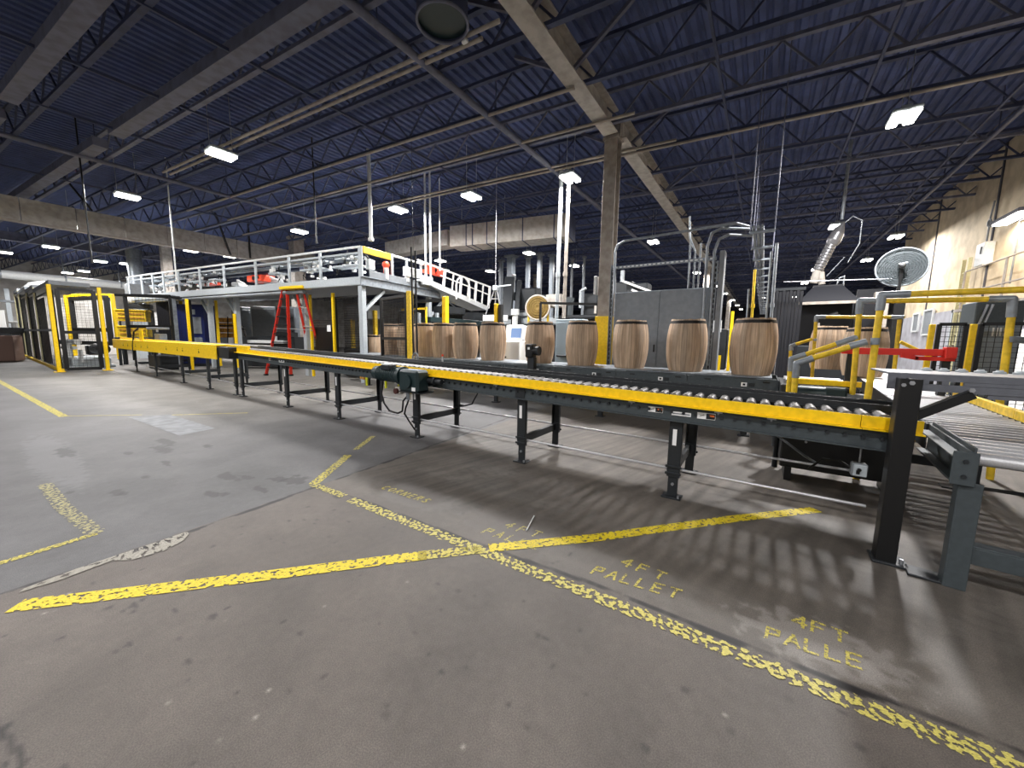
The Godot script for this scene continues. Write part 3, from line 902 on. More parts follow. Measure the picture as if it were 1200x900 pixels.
	for q in 10:
		s2.ring(V(-4.58 + q * 0.042, y, -3.37), 0.108, 0.006, Basis(V(0, 0, 1), PI / 2), 18, 4)
	part("cooling_fin", s2, M.teal, m)
	part("gearbox", sh().box(V(-3.90, y - 0.06, -3.38), V(0.38, 0.30, 0.22), 0.03).tube(V(-3.9, y - 0.06, -3.27), V(-3.9, y - 0.06, -3.24), 0.09, 18), M.teal, m)
	part("terminal_box", sh().box(V(-4.36, y + 0.1, -3.33), V(0.17, 0.08, 0.14), 0.012), M.frame_dark, m)
	part("name_plate", sh().box(V(-4.4, y + 0.142, -3.32), V(0.12, 0.006, 0.09)), M.sticker, m)
	part("name_plate", sh().box(V(-3.78, y - 0.16, -3.268), V(0.07, 0.05, 0.004)), M.sticker, m)
	part("mount_plate", sh().box(V(-3.9, y - 0.215, -3.42), V(0.42, 0.015, 0.26), 0.003).box(V(-4.3, y - 0.02, -3.51), V(0.7, 0.2, 0.03), 0.003), M.frame_dark, m)
	part("drive_coupling", sh().tube(V(-3.71, y - 0.05, -3.46), V(-3.45, y - 0.055, -3.46), 0.035, 10).tube(V(-3.6, y - 0.05, -3.46), V(-3.56, y - 0.05, -3.46), 0.055, 10), M.frame_dark, m)
	part("emergency_switch", sh().box(V(-4.22, 0.71, -3.4), V(0.11, 0.10, 0.09), 0.01), M.tan, m)
	part("switch_button", sh().tube(V(-4.22, 0.70, -3.355), V(-4.22, 0.70, -3.32), 0.04, 14), mat(Color(0.25, 0.09, 0.07), 0.4), m)
	part("switch_bracket", sh().box(V(-4.07, 0.66, -3.42), V(0.07, 0.16, 0.02), 0.004), M.galv, m)
	var c1 := sh().path([V(-4.62, 0.83, -3.42), V(-4.63, 0.62, -3.4), V(-4.58, 0.48, -3.4), V(-4.46, 0.38, -3.4), V(-4.3, 0.36, -3.42), V(-4.22, 0.40, -3.44), V(-4.2, 0.55, -3.44), V(-4.12, 0.62, -3.44)], 0.013, 7)
	c1.path([V(-4.07, 0.58, -3.43), V(-4.15, 0.45, -3.44), V(-4.2, 0.36, -3.46), V(-4.12, 0.22, -3.5), V(-4.1, 0.12, -3.56)], 0.012, 7)
	tag(part("motor_cable", c1, M.rubber, self), "black looped cable hanging under the gear motor of the roller conveyor", "cable")
	tag(part("sensor_cable", sh().path([along(-3.55, -0.2, -4.4), V(-3.62, 0.6, -4.4), V(-3.75, 0.42, -4.42), V(-3.95, 0.36, -4.44), V(-4.1, 0.36, -4.44)], 0.011, 7).box(V(-4.02, 0.365, -4.44), V(0.14, 0.035, 0.05), 0.008), M.rubber, self), "thin black cable drooping between the rear legs, with a flat plug", "cable")
	# far part with the deep yellow cover
	t = thing("covered_conveyor", "far part of the conveyor line with a deep yellow cover plate on its near side", "conveyor")
	s = sh()
	s.box(V(-16.2, 1.03, -3.33), V(10.9, 0.34, 0.02), 0.004)
	s.box(V(-16.2, 1.195, -3.44), V(10.9, 0.02, 0.24), 0.004)
	part("cover_plate", s, M.yellow, t)
	part("cover_ledge", sh().bar(V(-21.6, 1.24, -3.56), V(-9.55, 1.16, -3.56), 0.06, 0.09, 0.004), M.yellow, t)
	s = sh()
	for q in [-11.9, -13.15, -13.6, -14.6, -16.6, -17.4, -18.1, -19.2, -19.9]:
		part("cover_hole", sh().tube(V(q, 1.0, -3.325), V(q, 1.0, -3.315), 0.03, 10).tube(V(q, 1.06, -3.325), V(q, 1.06, -3.315), 0.014, 8), M.frame_dark, t)
	part("end_housing", sh().box(V(-10.42, 1.03, -3.46), V(0.56, 0.27, 0.2), 0.01), M.frame_dark, t)
	s = sh()
	s.box(V(-16.0, 0.98, -3.56), V(11.2, 0.2, 0.02)).box(V(-16.0, 1.0, -4.46), V(11.2, 0.24, 0.02))
	part("side_channel", s, M.frame_dark, t)
	for lx in [-12.15, -14.26, -17.0, -19.6]:
		conveyor_leg(t, lx, -3.56, -0.28)
		conveyor_leg(t, lx - 0.1, -4.47, -0.25)
		part("cross_brace", sh().box(V(lx, 0.33, -4.03), V(0.045, 0.09, 0.84), 0.004), M.frame_dark, t)
	part("tie_rod", sh().tube(V(-19.6, 0.30, -3.6), V(-10.5, 0.28, -3.6), 0.0125, 8), M.roller_bright, t)
	part("drive_block", sh().box(V(-18.1, 0.42, -4.0), V(1.5, 0.5, 0.5), 0.02), M.frame_dark, t)
	x = -10.6
	while x > -21.4:
		put("roller", rm, M.roller, t, V(x, 1.16, 0))
		x -= 0.2
	var p := thing("sensor_post", "yellow upright bracket with a grey sensor head on the deep yellow cover", "bracket", V(-17.75, 1.2, -3.42))
	part("bracket_plate", sh().box(V(0, 0.16, 0), V(0.45, 0.42, 0.03), 0.005), M.yellow, p)
	part("sensor_head", sh().box(V(0.85, 0.42, -0.25), V(1.3, 0.07, 0.3), 0.01).box(V(0.9, 0.1, -0.3), V(0.6, 0.3, 0.2), 0.02), M.boxgrey, p)
	part("sensor_cable", sh().path([V(-0.1, 0.42, 0.04), V(-0.5, 0.3, 0.08), V(-0.75, -0.2, 0.1), V(-0.8, -0.7, 0.1)], 0.025, 6), M.rubber, p)

# ---------------------------------------------------------------- barrels
var barrel0: Node3D
func make_barrel() -> Node3D:
	var t := thing("oak_barrel", "", "barrel")
	var rng := RandomNumberGenerator.new()
	rng.seed = 19
	var s := sh()
	var N := 27
	var a := 0.0
	var widths := []
	var sum := 0.0
	for i in N:
		var w := rng.randf_range(0.7, 1.35)
		widths.append(w)
		sum += w
	for i in N:
		var da: float = TAU * widths[i] / sum
		var tone := rng.randf_range(0.70, 1.10)
		var warm := rng.randf_range(-0.025, 0.03)
		s.col = Color(0.70 * tone + warm, 0.535 * tone, 0.40 * tone - warm * 0.5)
		var gap := 0.010
		var top_h := 0.90 + rng.randf_range(-0.006, 0.012)
		var steps := 10
		for k in steps:
			var f0 := float(k) / steps
			var f1 := float(k + 1) / steps
			var r0 := 0.272 + 0.062 * (1.0 - pow(absf(f0 * 2.0 - 1.0), 2.2))
			var r1 := 0.272 + 0.062 * (1.0 - pow(absf(f1 * 2.0 - 1.0), 2.2))
			var y0 := f0 * top_h
			var y1 := f1 * top_h
			var sl := -(r1 - r0) / (y1 - y0)
			for h in 2:
				var b0 := a + gap + (da - 2 * gap) * h * 0.5
				var b1 := a + gap + (da - 2 * gap) * (h + 1) * 0.5
				var n0 := V(cos(b0), sl, sin(b0)).normalized()
				var n1 := V(cos(b1), sl, sin(b1)).normalized()
				var p0 := V(cos(b0) * r0, y0, sin(b0) * r0)
				var p1 := V(cos(b1) * r0, y0, sin(b1) * r0)
				var p2 := V(cos(b1) * r1, y1, sin(b1) * r1)
				var p3 := V(cos(b0) * r1, y1, sin(b0) * r1)
				var u0 := b0 / TAU * 2.0
				var u1 := b1 / TAU * 2.0
				s.tri(p0, p1, p2, n0, n1, n1, Vector2(u0, f0), Vector2(u1, f0), Vector2(u1, f1))
				s.tri(p0, p2, p3, n0, n1, n0, Vector2(u0, f0), Vector2(u1, f1), Vector2(u0, f1))
			var keep := s.col
			s.col = keep * 0.62
			var g := a + da - gap          # the seam to the next stave
			var g2 := a + da + gap
			s.quad(V(cos(g) * r0, y0, sin(g) * r0), V(cos(a + da) * (r0 - 0.004), y0, sin(a + da) * (r0 - 0.004)), V(cos(a + da) * (r1 - 0.004), y1, sin(a + da) * (r1 - 0.004)), V(cos(g) * r1, y1, sin(g) * r1), V(cos(g), 0, sin(g)))
			s.quad(V(cos(g2) * r0, y0, sin(g2) * r0), V(cos(a + da) * (r0 - 0.004), y0, sin(a + da) * (r0 - 0.004)), V(cos(a + da) * (r1 - 0.004), y1, sin(a + da) * (r1 - 0.004)), V(cos(g2) * r1, y1, sin(g2) * r1), V(cos(g2), 0, sin(g2)))
			s.col = keep
		var m := a + da / 2
		s.face([V(cos(a) * 0.272, top_h, sin(a) * 0.272), V(cos(a + da) * 0.272, top_h, sin(a + da) * 0.272), V(cos(a + da) * 0.245, top_h, sin(a + da) * 0.245), V(cos(a) * 0.245, top_h, sin(a) * 0.245)], Vector3.UP)
		s.quad(V(cos(a) * 0.245, top_h, sin(a) * 0.245), V(cos(a + da) * 0.245, top_h, sin(a + da) * 0.245), V(cos(a + da) * 0.25, 0.5, sin(a + da) * 0.25), V(cos(a) * 0.25, 0.5, sin(a) * 0.25), -V(cos(m), 0, sin(m)))
		a += da
	part("stave_shell", s, M.wood, t)
	part("temporary_hoop", sh().lathe([Vector2(0.28, 0.825), Vector2(0.294, 0.828), Vector2(0.285, 0.878), Vector2(0.274, 0.88)], Vector3.ZERO, 40), M.hoop, t)
	s = sh()
	s.col = Color(0.48, 0.36, 0.25)
	s.lathe([Vector2(0, 0.06), Vector2(0.26, 0.06)], Vector3.ZERO, 30)
	part("barrel_head", s, M.wood, t)
	return t

func place_barrel(x: float, y: float, z: float, turn: float, label: String, group: String) -> void:
	var b: Node3D
	if barrel0 == null:
		barrel0 = make_barrel()
		b = barrel0
	else:
		b = barrel0.duplicate()
		b.name = "oak_barrel"
		add_child(b, true)
	b.position = V(x, y, z)
	b.rotation.y = turn
	tag(b, label, "barrel", group)

func btop(x: float) -> float:
	return 0.945 + 0.004 * maxf(0.0, -x - 4.0)

func make_barrel_conveyor() -> void:
	var t := thing("barrel_conveyor", "dark slat conveyor behind the roller conveyor, carrying the row of oak barrels", "conveyor")
	var edges := [0.22, -1.0, -2.2, -3.45, -4.7, -6.0, -7.3, -8.6, -11.0]
	for k in edges.size() - 1:
		var a: float = edges[k]
		var b: float = edges[k + 1]
		var s := sh()
		for z in [-6.66, -7.82]:
			s.box(V((a + b) / 2, 0.80, z), V(a - b - 0.006, 0.20, 0.014), 0.003)
			s.box(V((a + b) / 2, 0.905, z - 0.03 * signf(z + 7.2)), V(a - b - 0.006, 0.012, 0.07), 0.003)
		part("side_channel", s, M.frame, t)
		if k < 6:
			var xm := a - 0.42
			part("label_sticker", sh().box(V(xm, 0.815, -6.65), V(0.075, 0.06, 0.004)), M.sticker, t)
			part("warning_panel", sh().box(V(xm, 0.815, -6.646), V(0.035, 0.03, 0.003)), M.black, t)
			part("label_sticker", sh().box(V(xm + 0.1, 0.815, -6.65), V(0.08, 0.055, 0.004)), M.frame_dark, t)
			part("side_slot", sh().box(V(a - 0.14, 0.865, -6.65), V(0.09, 0.02, 0.006)).box(V(b + 0.3, 0.865, -6.65), V(0.09, 0.02, 0.006)), M.black, t)
	var sm := sh().box(V(0, 0, 0), V(0.098, 0.02, 1.0), 0.003).mesh()
	var x := 0.1
	while x > -10.9:
		put("slat", sm, M.galv, t, V(x, 0.925, -7.24))
		x -= 0.1
	for lx in [-0.15, -2.5, -5.0, -7.5, -9.8]:
		for z in [-6.75, -7.75]:
			part("leg", sh().box(V(lx, 0.36, z), V(0.09, 0.72, 0.06), 0.004).box(V(lx, 0.01, z), V(0.16, 0.02, 0.14)), M.frame_dark, t)
	part("end_plate", sh().box(V(0.225, 0.80, -7.24), V(0.014, 0.2, 1.16)), M.frame, t)
	part("end_bracket", sh().box(V(-0.42, 0.66, -6.62), V(0.1, 0.09, 0.05), 0.01).tube(V(-0.26, 0.64, -6.66), V(-0.26, 0.64, -6.6), 0.05, 12), M.galv, t)
	
	var n := ["first", "second", "third", "fourth", "fifth", "sixth", "seventh", "eighth", "ninth", "tenth", "eleventh"]
	var k := 0
	for bx in [-0.14, -1.14, -2.14, -3.15, -4.16, -5.48, -6.36, -7.11, -7.81, -8.55, -9.3]:
		place_barrel(bx, 0.936, -7.24, k * 1.37 + 0.4, "bare oak barrel with one dark hoop, %s along its conveyor from the yellow railing end" % n[k], "oak barrels on the slat conveyor")
		k += 1
	var m := thing("small_drive", "small black drive motor standing up on the near edge of the barrel conveyor", "motor", V(-3.95, 0.96, -6.52))
	part("motor_body", sh().tube(V(0.02, 0.26, 0.0), V(0.16, 0.26, 0.0), 0.09, 16).box(V(0.0, 0.26, 0), V(0.18, 0.28, 0.18), 0.02), M.black, m)
	part("motor_bracket", sh().box(V(0.03, 0.0, 0.0), V(0.16, 0.26, 0.12), 0.01), M.frame_dark, m)
	part("fan_cowl", sh().tube(V(0.16, 0.26, 0), V(0.2, 0.26, 0), 0.095, 16), M.frame_dark, m)
	part("name_plate", sh().box(V(0.0, 0.31, 0.094), V(0.05, 0.05, 0.004)), M.sticker, m)
	var p := thing("photo_eye", "small white photo eye with a red cap on the near edge of the barrel conveyor", "sensor", V(-6.55, 0.93, -6.6))
	part("sensor_stem", sh().tube(V(0, -0.1, 0), V(0, 0.07, 0), 0.02, 8), M.white, p)
	part("sensor_cap", sh().tube(V(0, 0.07, 0), V(0, 0.12, 0), 0.024, 8), M.orange, p)

# ---------------------------------------------------------------- roller table, stand and railings on the near end
func make_table() -> void:
	var t := thing("roller_table", "bright steel roller table running away from the end of the roller conveyor", "conveyor", V(1.04, 0, -3.19), deg_to_rad(-4.5))
	var rm := sh().tube(V(0.02, 0, 0), V(0.63, 0, 0), 0.038, 16).mesh()
	var z := -0.06
	while z > -8.3:
		put("roller", rm, M.roller_bright, t, V(0, 0.80, z))
		z -= 0.125
	var s := sh()
	s.box(V(0, 0.75, -0.45), V(0.012, 0.20, 0.92), 0.003).box(V(-0.03, 0.655, -0.45), V(0.06, 0.012, 0.92), 0.003).box(V(-0.03, 0.80, -0.45), V(0.07, 0.012, 0.92), 0.003)
	s.box(V(0.012, 0.83, -0.45), V(0.012, 0.09, 0.92), 0.003)
	part("side_rail", s, M.frame, t)
	part("end_plate", sh().box(V(-0.02, 0.745, 0.012), V(0.10, 0.20, 0.014), 0.004), M.frame, t)
	part("end_bolt", sh().tube(V(-0.02, 0.79, 0.018), V(-0.02, 0.79, 0.03), 0.012, 6).tube(V(-0.02, 0.70, 0.018), V(-0.02, 0.70, 0.03), 0.012, 6), M.frame_dark, t)
	part("side_rail", sh().box(V(0.0, 0.74, -4.9), V(0.014, 0.2, 7.8), 0.003).box(V(0.645, 0.74, -4.4), V(0.014, 0.2, 8.8), 0.003), M.frame_dark, t)
	part("far_guard", sh().box(V(0.665, 0.905, -0.95), V(0.05, 0.012, 1.8)).box(V(0.645, 0.865, -0.95), V(0.012, 0.09, 1.8)), M.yellow_worn, t)
	part("far_guard", sh().box(V(0.665, 0.905, -2.72), V(0.05, 0.012, 1.72)).box(V(0.645, 0.865, -2.72), V(0.012, 0.09, 1.72)), M.yellow_worn, t)
	for q in [[-0.02, -0.06], [0.56, -0.06], [-0.02, -2.4], [0.56, -2.4], [-0.02, -5.4], [0.56, -5.4], [0.0, -8.0], [0.56, -8.0]]:
		var leg := part("leg", sh().box(V(q[0], 0.33, q[1]), V(0.012, 0.66, 0.09), 0.003).box(V(q[0] + 0.045, 0.33, q[1] + 0.04), V(0.09, 0.66, 0.012), 0.003), M.frame_dark if q[1] < -1 else M.frame, t)
		part("foot_plate", sh().box(V(q[0] - 0.05, 0.008, q[1] - 0.03), V(0.2, 0.016, 0.14), 0.004), M.frame_dark, leg)
	part("cross_beam", sh().box(V(0.32, 0.22, -0.04), V(0.62, 0.10, 0.012), 0.003).box(V(0.32, 0.275, -0.08), V(0.62, 0.012, 0.09), 0.003), M.frame, t)
	for bz in [-2.4, -5.4]:
		part("cross_beam", sh().box(V(0.32, 0.25, bz), V(0.62, 0.09, 0.05), 0.003), M.frame_dark, t)
	part("diagonal_brace", sh().bar(V(0.58, 0.62, -0.15), V(0.58, 0.1, -2.2), 0.03, 0.03), M.frame_dark, t)
	# dark stand with a wheel rail
	t = thing("wheel_rail", "dark upright post with a slanted brace carrying a grey rail of small wheels", "rail", V(0.79, 0, -3.42))
	part("post", sh().box(V(0, 0.62, 0.05), V(0.012, 1.24, 0.1), 0.003).box(V(0.0, 0.62, 0.1), V(0.10, 1.24, 0.012), 0.003).box(V(-0.045, 0.62, 0.05), V(0.012, 1.24, 0.1), 0.003).box(V(0.02, 0.62, 0.095), V(0.055, 1.24, 0.01), 0.003), M.black, t)
	part("foot_plate", sh().box(V(0.02, 0.008, 0.05), V(0.18, 0.016, 0.16), 0.004), M.frame_dark, t)
	part("foot_bolt", sh().tube(V(0.075, 0.016, 0.09), V(0.075, 0.05, 0.09), 0.012, 6), M.steel, t)
	part("brace", sh().bar(V(0.02, 1.0, 0.03), V(0.27, 1.18, 0.03), 0.07, 0.012, 0.003).bar(V(0.02, 0.985, 0.06), V(0.27, 1.165, 0.06), 0.05, 0.05, 0.003), M.black, t)
	var s3 := sh()
	s3.box(V(0.86, 1.265, -0.25), V(1.9, 0.012, 0.50), 0.003)
	s3.box(V(0.86, 1.248, 0.0), V(1.9, 0.04, 0.012)).box(V(0.86, 1.184, 0.0), V(1.9, 0.045, 0.012))
	var cuts := [-0.09, 0.10, 0.155, 0.185, 0.245, 0.52, 0.60, 0.66, 0.75, 0.80, 0.90, 1.25, 1.35, 1.81]
	for q in range(0, cuts.size(), 2):
		s3.box(V((cuts[q] + cuts[q + 1]) / 2, 1.217, 0.0), V(cuts[q + 1] - cuts[q], 0.025, 0.012))
	s3.box(V(1.0, 1.150, -0.01), V(1.3, 0.03, 0.02))
	part("rail_channel", s3, M.frame_mid, t)
	part("rail_bolt", sh().tube(V(0.0, 1.215, 0.1), V(0.0, 1.215, 0.118), 0.014, 6).tube(V(0.255, 1.19, 0.085), V(0.255, 1.19, 0.10), 0.014, 6).tube(V(-0.035, 1.2, 0.1), V(-0.035, 1.2, 0.115), 0.012, 6), M.steel, t)
	var wm := sh().lathe([Vector2(0.0, 0.016), Vector2(0.016, 0.016), Vector2(0.018, 0.008), Vector2(0.029, 0.006), Vector2(0.029, -0.006), Vector2(0.0, -0.006)], Vector3.ZERO, 14).mesh()
	var wx := 0.19
	while wx < 1.8:
		put("wheel", wm, M.lightgrey, t, V(wx, 1.278, -0.43))
		wx += 0.084
	# control box near the post
	t = thing("control_box", "small grey control box with a switch beside the dark post, under the conveyor end", "control box", V(0.665, 0.52, -3.68))
	part("box_body", sh().box(V(0, 0, 0), V(0.09, 0.10, 0.07), 0.008), M.boxgrey, t)
	part("box_lid", sh().box(V(0.003, 0, 0.04), V(0.075, 0.085, 0.012), 0.004), M.lightgrey, t)
	part("switch_knob", sh().tube(V(-0.005, 0.01, 0.045), V(-0.005, 0.01, 0.065), 0.012, 10).box(V(-0.01, -0.01, 0.05), V(0.02, 0.03, 0.01)), M.black, t)
	part("mount_strut", sh().tube(V(0, 0.05, 0), V(0, 0.2, 0), 0.006, 6), M.steel, t)
	tag(part("control_cable", sh().path([V(0.62, 0.52, -3.7), V(0.56, 0.55, -3.75), V(0.47, 0.53, -3.8), V(0.42, 0.45, -3.85), V(0.40, 0.41, -3.9)], 0.009, 6), M.rubber, self), "black cable arching away from the small grey control box", "cable")
	tag(part("floor_cable", sh().path([V(-0.02, 0.72, -4.5), V(0.07, 0.66, -4.55), V(0.2, 0.5, -4.6), V(0.3, 0.44, -4.55), V(0.42, 0.36, -4.5), V(0.52, 0.31, -4.48)], 0.011, 6), M.boxgrey, self), "grey cable sagging behind the tie rod below the conveyor end", "cable")
	t = thing("shade_box", "black box standing in for the shade under the barrel conveyor end, seen below the roller conveyor", "enclosure", V(0.72, 0.43, -5.0))
	part("box_body", sh().box(V(0, 0, 0), V(0.96, 0.55, 0.5), 0.01), M.black, t)  # black body takes the place of dark shade below the conveyor
	part("box_bolt", sh().tube(V(-0.28, 0.02, 0.25), V(-0.28, 0.02, 0.262), 0.012, 6), M.steel, t)
	part("box_foot", sh().box(V(-0.4, -0.35, 0), V(0.06, 0.16, 0.4)).box(V(0.4, -0.35, 0), V(0.06, 0.16, 0.4)), M.black, t)
	tag(part("drain_pipe", sh().tube(V(0.22, 0.62, -5.25), V(0.22, 0.25, -5.25), 0.05, 12).tube(V(0.22, 0.25, -5.25), V(0.22, 0.0, -5.25), 0.03, 10), M.frame_dark, self), "short dark standpipe beside the yellow post foot under the conveyor", "pipe")

func railing(called: String, label: String, paths: Array, r: float, joints: Array) -> void:
	var t := thing(called, label, "railing")
	for p in paths:
		part("rail_pipe", sh().path(p, r, 10), M.yellow_worn, t)
	for j in joints:
		part("pipe_joint", sh().path(j, r * 1.22, 10), M.galv, t)

func make_right() -> void:
	var r := 0.03
	railing("pipe_railing", "yellow pipe railing with grey elbows, nearer of two beside the roller table", [
			[V(0.95, 0.0, -5.3), V(0.96, 1.86, -5.3)], [V(1.05, 1.955, -5.3), V(2.6, 1.955, -5.3)], [V(0.88, 1.475, -5.3), V(0.42, 1.27, -5.3)], [V(0.33, 1.12, -5.3), V(0.345, 0.02, -5.3)]], r,
		[[V(0.96, 1.80, -5.3), V(0.96, 1.955, -5.3), V(1.16, 1.955, -5.3)], [V(0.89, 1.48, -5.3), V(0.76, 1.43, -5.3)], [V(0.47, 1.29, -5.3), V(0.33, 1.225, -5.3), V(0.333, 1.06, -5.3)], [V(0.955, 1.45, -5.3), V(0.955, 1.52, -5.3)]])
	railing("pipe_railing", "yellow pipe railing with grey elbows beside the roller table, ending in a jointed post", [
			[V(1.0, 0.0, -6.2), V(0.94, 1.85, -6.2)], [V(1.0, 1.975, -6.2), V(2.08, 1.95, -6.2)], [V(0.86, 1.50, -6.2), V(0.43, 1.29, -6.2)], [V(0.325, 1.15, -6.2), V(0.34, 0.02, -6.2)], [V(2.13, 1.8, -6.2), V(2.18, 0.0, -6.2)]], r,
		[[V(0.94, 1.82, -6.2), V(0.935, 1.98, -6.2), V(1.1, 1.975, -6.2)], [V(0.95, 1.54, -6.2), V(0.76, 1.45, -6.2)], [V(0.47, 1.31, -6.2), V(0.325, 1.245, -6.2), V(0.33, 1.08, -6.2)], [V(1.95, 1.955, -6.2), V(2.12, 1.95, -6.2), V(2.13, 1.76, -6.2)], [V(2.16, 1.5, -6.2), V(2.155, 1.56, -6.2)], [V(2.16, 1.53, -6.2), V(2.4, 1.5, -6.2)]])
	railing("pipe_railing", "yellow pipe railing with small grey joints on the far side of the barrel conveyor end", [
			[V(0.76, 0.0, -8.1), V(0.70, 1.86, -8.1)], [V(0.74, 1.90, -8.1), V(1.75, 1.875, -8.1)], [V(0.68, 1.53, -8.1), V(0.44, 1.43, -8.1)], [V(0.40, 1.36, -8.1), V(0.43, 0.0, -8.1)], [V(1.70, 1.84, -8.1), V(1.74, 0.0, -8.1)], [V(1.74, 1.5, -8.1), V(2.1, 1.28, -8.1)]], 0.026,
		[[V(0.70, 1.82, -8.1), V(0.70, 1.9, -8.1), V(0.82, 1.898, -8.1)], [V(0.73, 1.5, -8.1), V(0.7, 1.535, -8.1)], [V(0.46, 1.44, -8.1), V(0.40, 1.41, -8.1), V(0.405, 1.33, -8.1)], [V(1.6, 1.88, -8.1), V(1.74, 1.875, -8.1)]])
	place_barrel(1.58, 0.86, -9.5, 0.7, "larger-looking of two oak barrels behind the yellow railings, standing on the roller table", "oak barrels behind the railings")
	place_barrel(1.16, 0.92, -10.4, 2.1, "oak barrel half hidden behind the other one past the yellow railings", "oak barrels behind the railings")
	var t := thing("side_conveyor", "short dark conveyor bed with a yellow edge joining the barrel conveyor to the roller table", "conveyor", V(0.60, 0, -6.9))
	part("bed_frame", sh().box(V(0, 0.80, 0), V(0.72, 0.18, 1.3), 0.01), M.frame_dark, t)
	part("edge_guard", sh().box(V(0.1, 0.945, 0.62), V(0.72, 0.07, 0.03), 0.004).box(V(0.0, 0.965, 0.5), V(0.5, 0.012, 0.24)), M.yellow, t)
	part("drive_motor", sh().tube(V(-0.22, 0.80, 0.72), V(0.12, 0.80, 0.72), 0.1, 14).box(V(0.2, 0.78, 0.72), V(0.22, 0.24, 0.2), 0.02), M.teal, t)
	part("junction_box", sh().box(V(0.42, 0.72, 0.66), V(0.22, 0.22, 0.14), 0.01), M.boxgrey, t)
	part("bed_roller", sh().tube(V(-0.3, 0.91, 0.35), V(0.36, 0.91, 0.35), 0.04, 12).tube(V(-0.3, 0.91, 0.2), V(0.36, 0.91, 0.2), 0.04, 12).tube(V(-0.3, 0.91, 0.05), V(0.36, 0.91, 0.05), 0.04, 12).tube(V(-0.3, 0.91, -0.2), V(0.36, 0.91, -0.2), 0.04, 12), M.roller_bright, t)
	part("leg", sh().box(V(-0.3, 0.36, 0.5), V(0.08, 0.72, 0.08), 0.004), M.frame_dark, t)
	part("leg", sh().box(V(0.3, 0.36, 0.5), V(0.08, 0.72, 0.08), 0.004), M.frame_dark, t)
	part("leg", sh().box(V(-0.3, 0.36, -0.5), V(0.08, 0.72, 0.08), 0.004), M.frame_dark, t)
	part("leg", sh().box(V(0.3, 0.36, -0.5), V(0.08, 0.72, 0.08), 0.004), M.frame_dark, t)
	# red beam
	t = thing("red_beam", "red steel beam with a forked end lying level behind the yellow railing", "beam", V(0.9, 1.365, -6.75))
	part("beam_bar", sh().box(V(0.5, 0, 0), V(1.02, 0.085, 0.1), 0.006), M.red, t)
	part("beam_fork", sh().bar(V(0.56, -0.045, 0.03), V(0.72, -0.075, 0.03), 0.06, 0.05).box(V(0.86, -0.075, 0.03), V(0.34, 0.05, 0.06), 0.005).box(V(0.98, 0.0, 0.04), V(0.10, 0.14, 0.12), 0.01), M.red, t)
	part("beam_pin", sh().tube(V(0.98, 0.08, 0.0), V(0.98, 0.09, 0.0), 0.035, 10), M.steel, t)
	part("beam_support", sh().box(V(0.98, -0.7, -0.05), V(0.07, 1.33, 0.07)).box(V(0.1, -0.7, -0.05), V(0.07, 1.33, 0.07)), M.frame_dark, t)
	# fence posts at the right with mesh panel
	t = thing("mesh_fence", "black mesh safety fence between two square yellow posts behind the red beam", "fence", V(0, 0, -8.0))
	for q in [2.0, 2.40]:
		part("fence_post", sh().box(V(q + 0.03, 0.88, 0), V(0.06, 1.76, 0.06), 0.006), M.yellow, t)
	fence_panel(t, V(2.1, 0, 0), V(2.36, 0, 0), 0.25, 1.76)
	fence_panel(t, V(2.5, 0, 0), V(3.6, 0, 0), 0.25, 1.76)
	t = thing("grey_cabinet", "tall dark grey control cabinet with louvres behind the second yellow fence post", "cabinet", V(2.72, 0, -8.6))
	part("cabinet_body", sh().box(V(0.04, 1.05, 0), V(0.46, 2.1, 0.5), 0.012), M.frame, t)
	part("cabinet_door", sh().box(V(0.04, 0.92, 0.255), V(0.42, 1.66, 0.02), 0.006), M.panelgrey, t)
	for q in 4:
		part("louvre", sh().box(V(0.0 + q * 0.035, 1.66, 0.268), V(0.016, 0.12, 0.012)), M.bright, t)
	part("rod", sh().bar(V(-0.16, 1.75, 0.3), V(-0.10, 2.05, 0.3), 0.02, 0.02).bar(V(-0.11, 1.75, 0.3), V(-0.05, 2.05, 0.3), 0.02, 0.02), M.steel, t)
	# fan
	t = thing("pedestal_fan", "large round grey fan disc on a dark pedestal before the cream wall", "fan", V(2.43, 0, -12.0), deg_to_rad(-8))
	var tilt := Basis(V(1, 0, 0), PI / 2 - 0.05)
	var s := sh()
	for k in 9:
		s.ring(V(0, 3.2, 0.03), 0.04 + k * 0.042, 0.007, tilt, 36, 4)
	for k in 16:
		var d := V(cos(TAU * k / 16), sin(TAU * k / 16), 0)
		s.tube(V(0, 3.2, 0.02) + d * 0.05, V(0, 3.2, 0.02) + d * 0.41, 0.005, 4)
	stuff(part("guard_wire", s, M.frame, t, true))
	part("fan_ring", sh().ring(V(0, 3.2, -0.02), 0.42, 0.02, tilt, 40), M.galv, t)
	part("back_plate", sh().lathe([Vector2(0, 0), Vector2(0.41, 0)], V(0, 3.2, -0.06), 36, tilt), M.frame, t)
	part("fan_motor", sh().tube(V(0, 3.2, 0.03), V(0, 3.2, 0.2), 0.06, 14).bar(V(0, 3.18, 0.12), V(0.0, 2.7, 0.1), 0.035, 0.05).bar(V(0, 2.75, 0.1), V(0, 2.62, -0.02), 0.06, 0.06), M.black, t)
	part("motor_cap", sh().ball(V(0, 3.22, 0.2), 0.045, 10).tube(V(-0.06, 3.25, 0.14), V(0.08, 3.27, 0.14), 0.018, 6), M.steel, t)
	part("pedestal", sh().box(V(0.06, 1.32, -0.1), V(0.18, 2.64, 0.16), 0.01).box(V(0.06, 0.02, -0.1), V(0.6, 0.04, 0.5)), M.black, t)
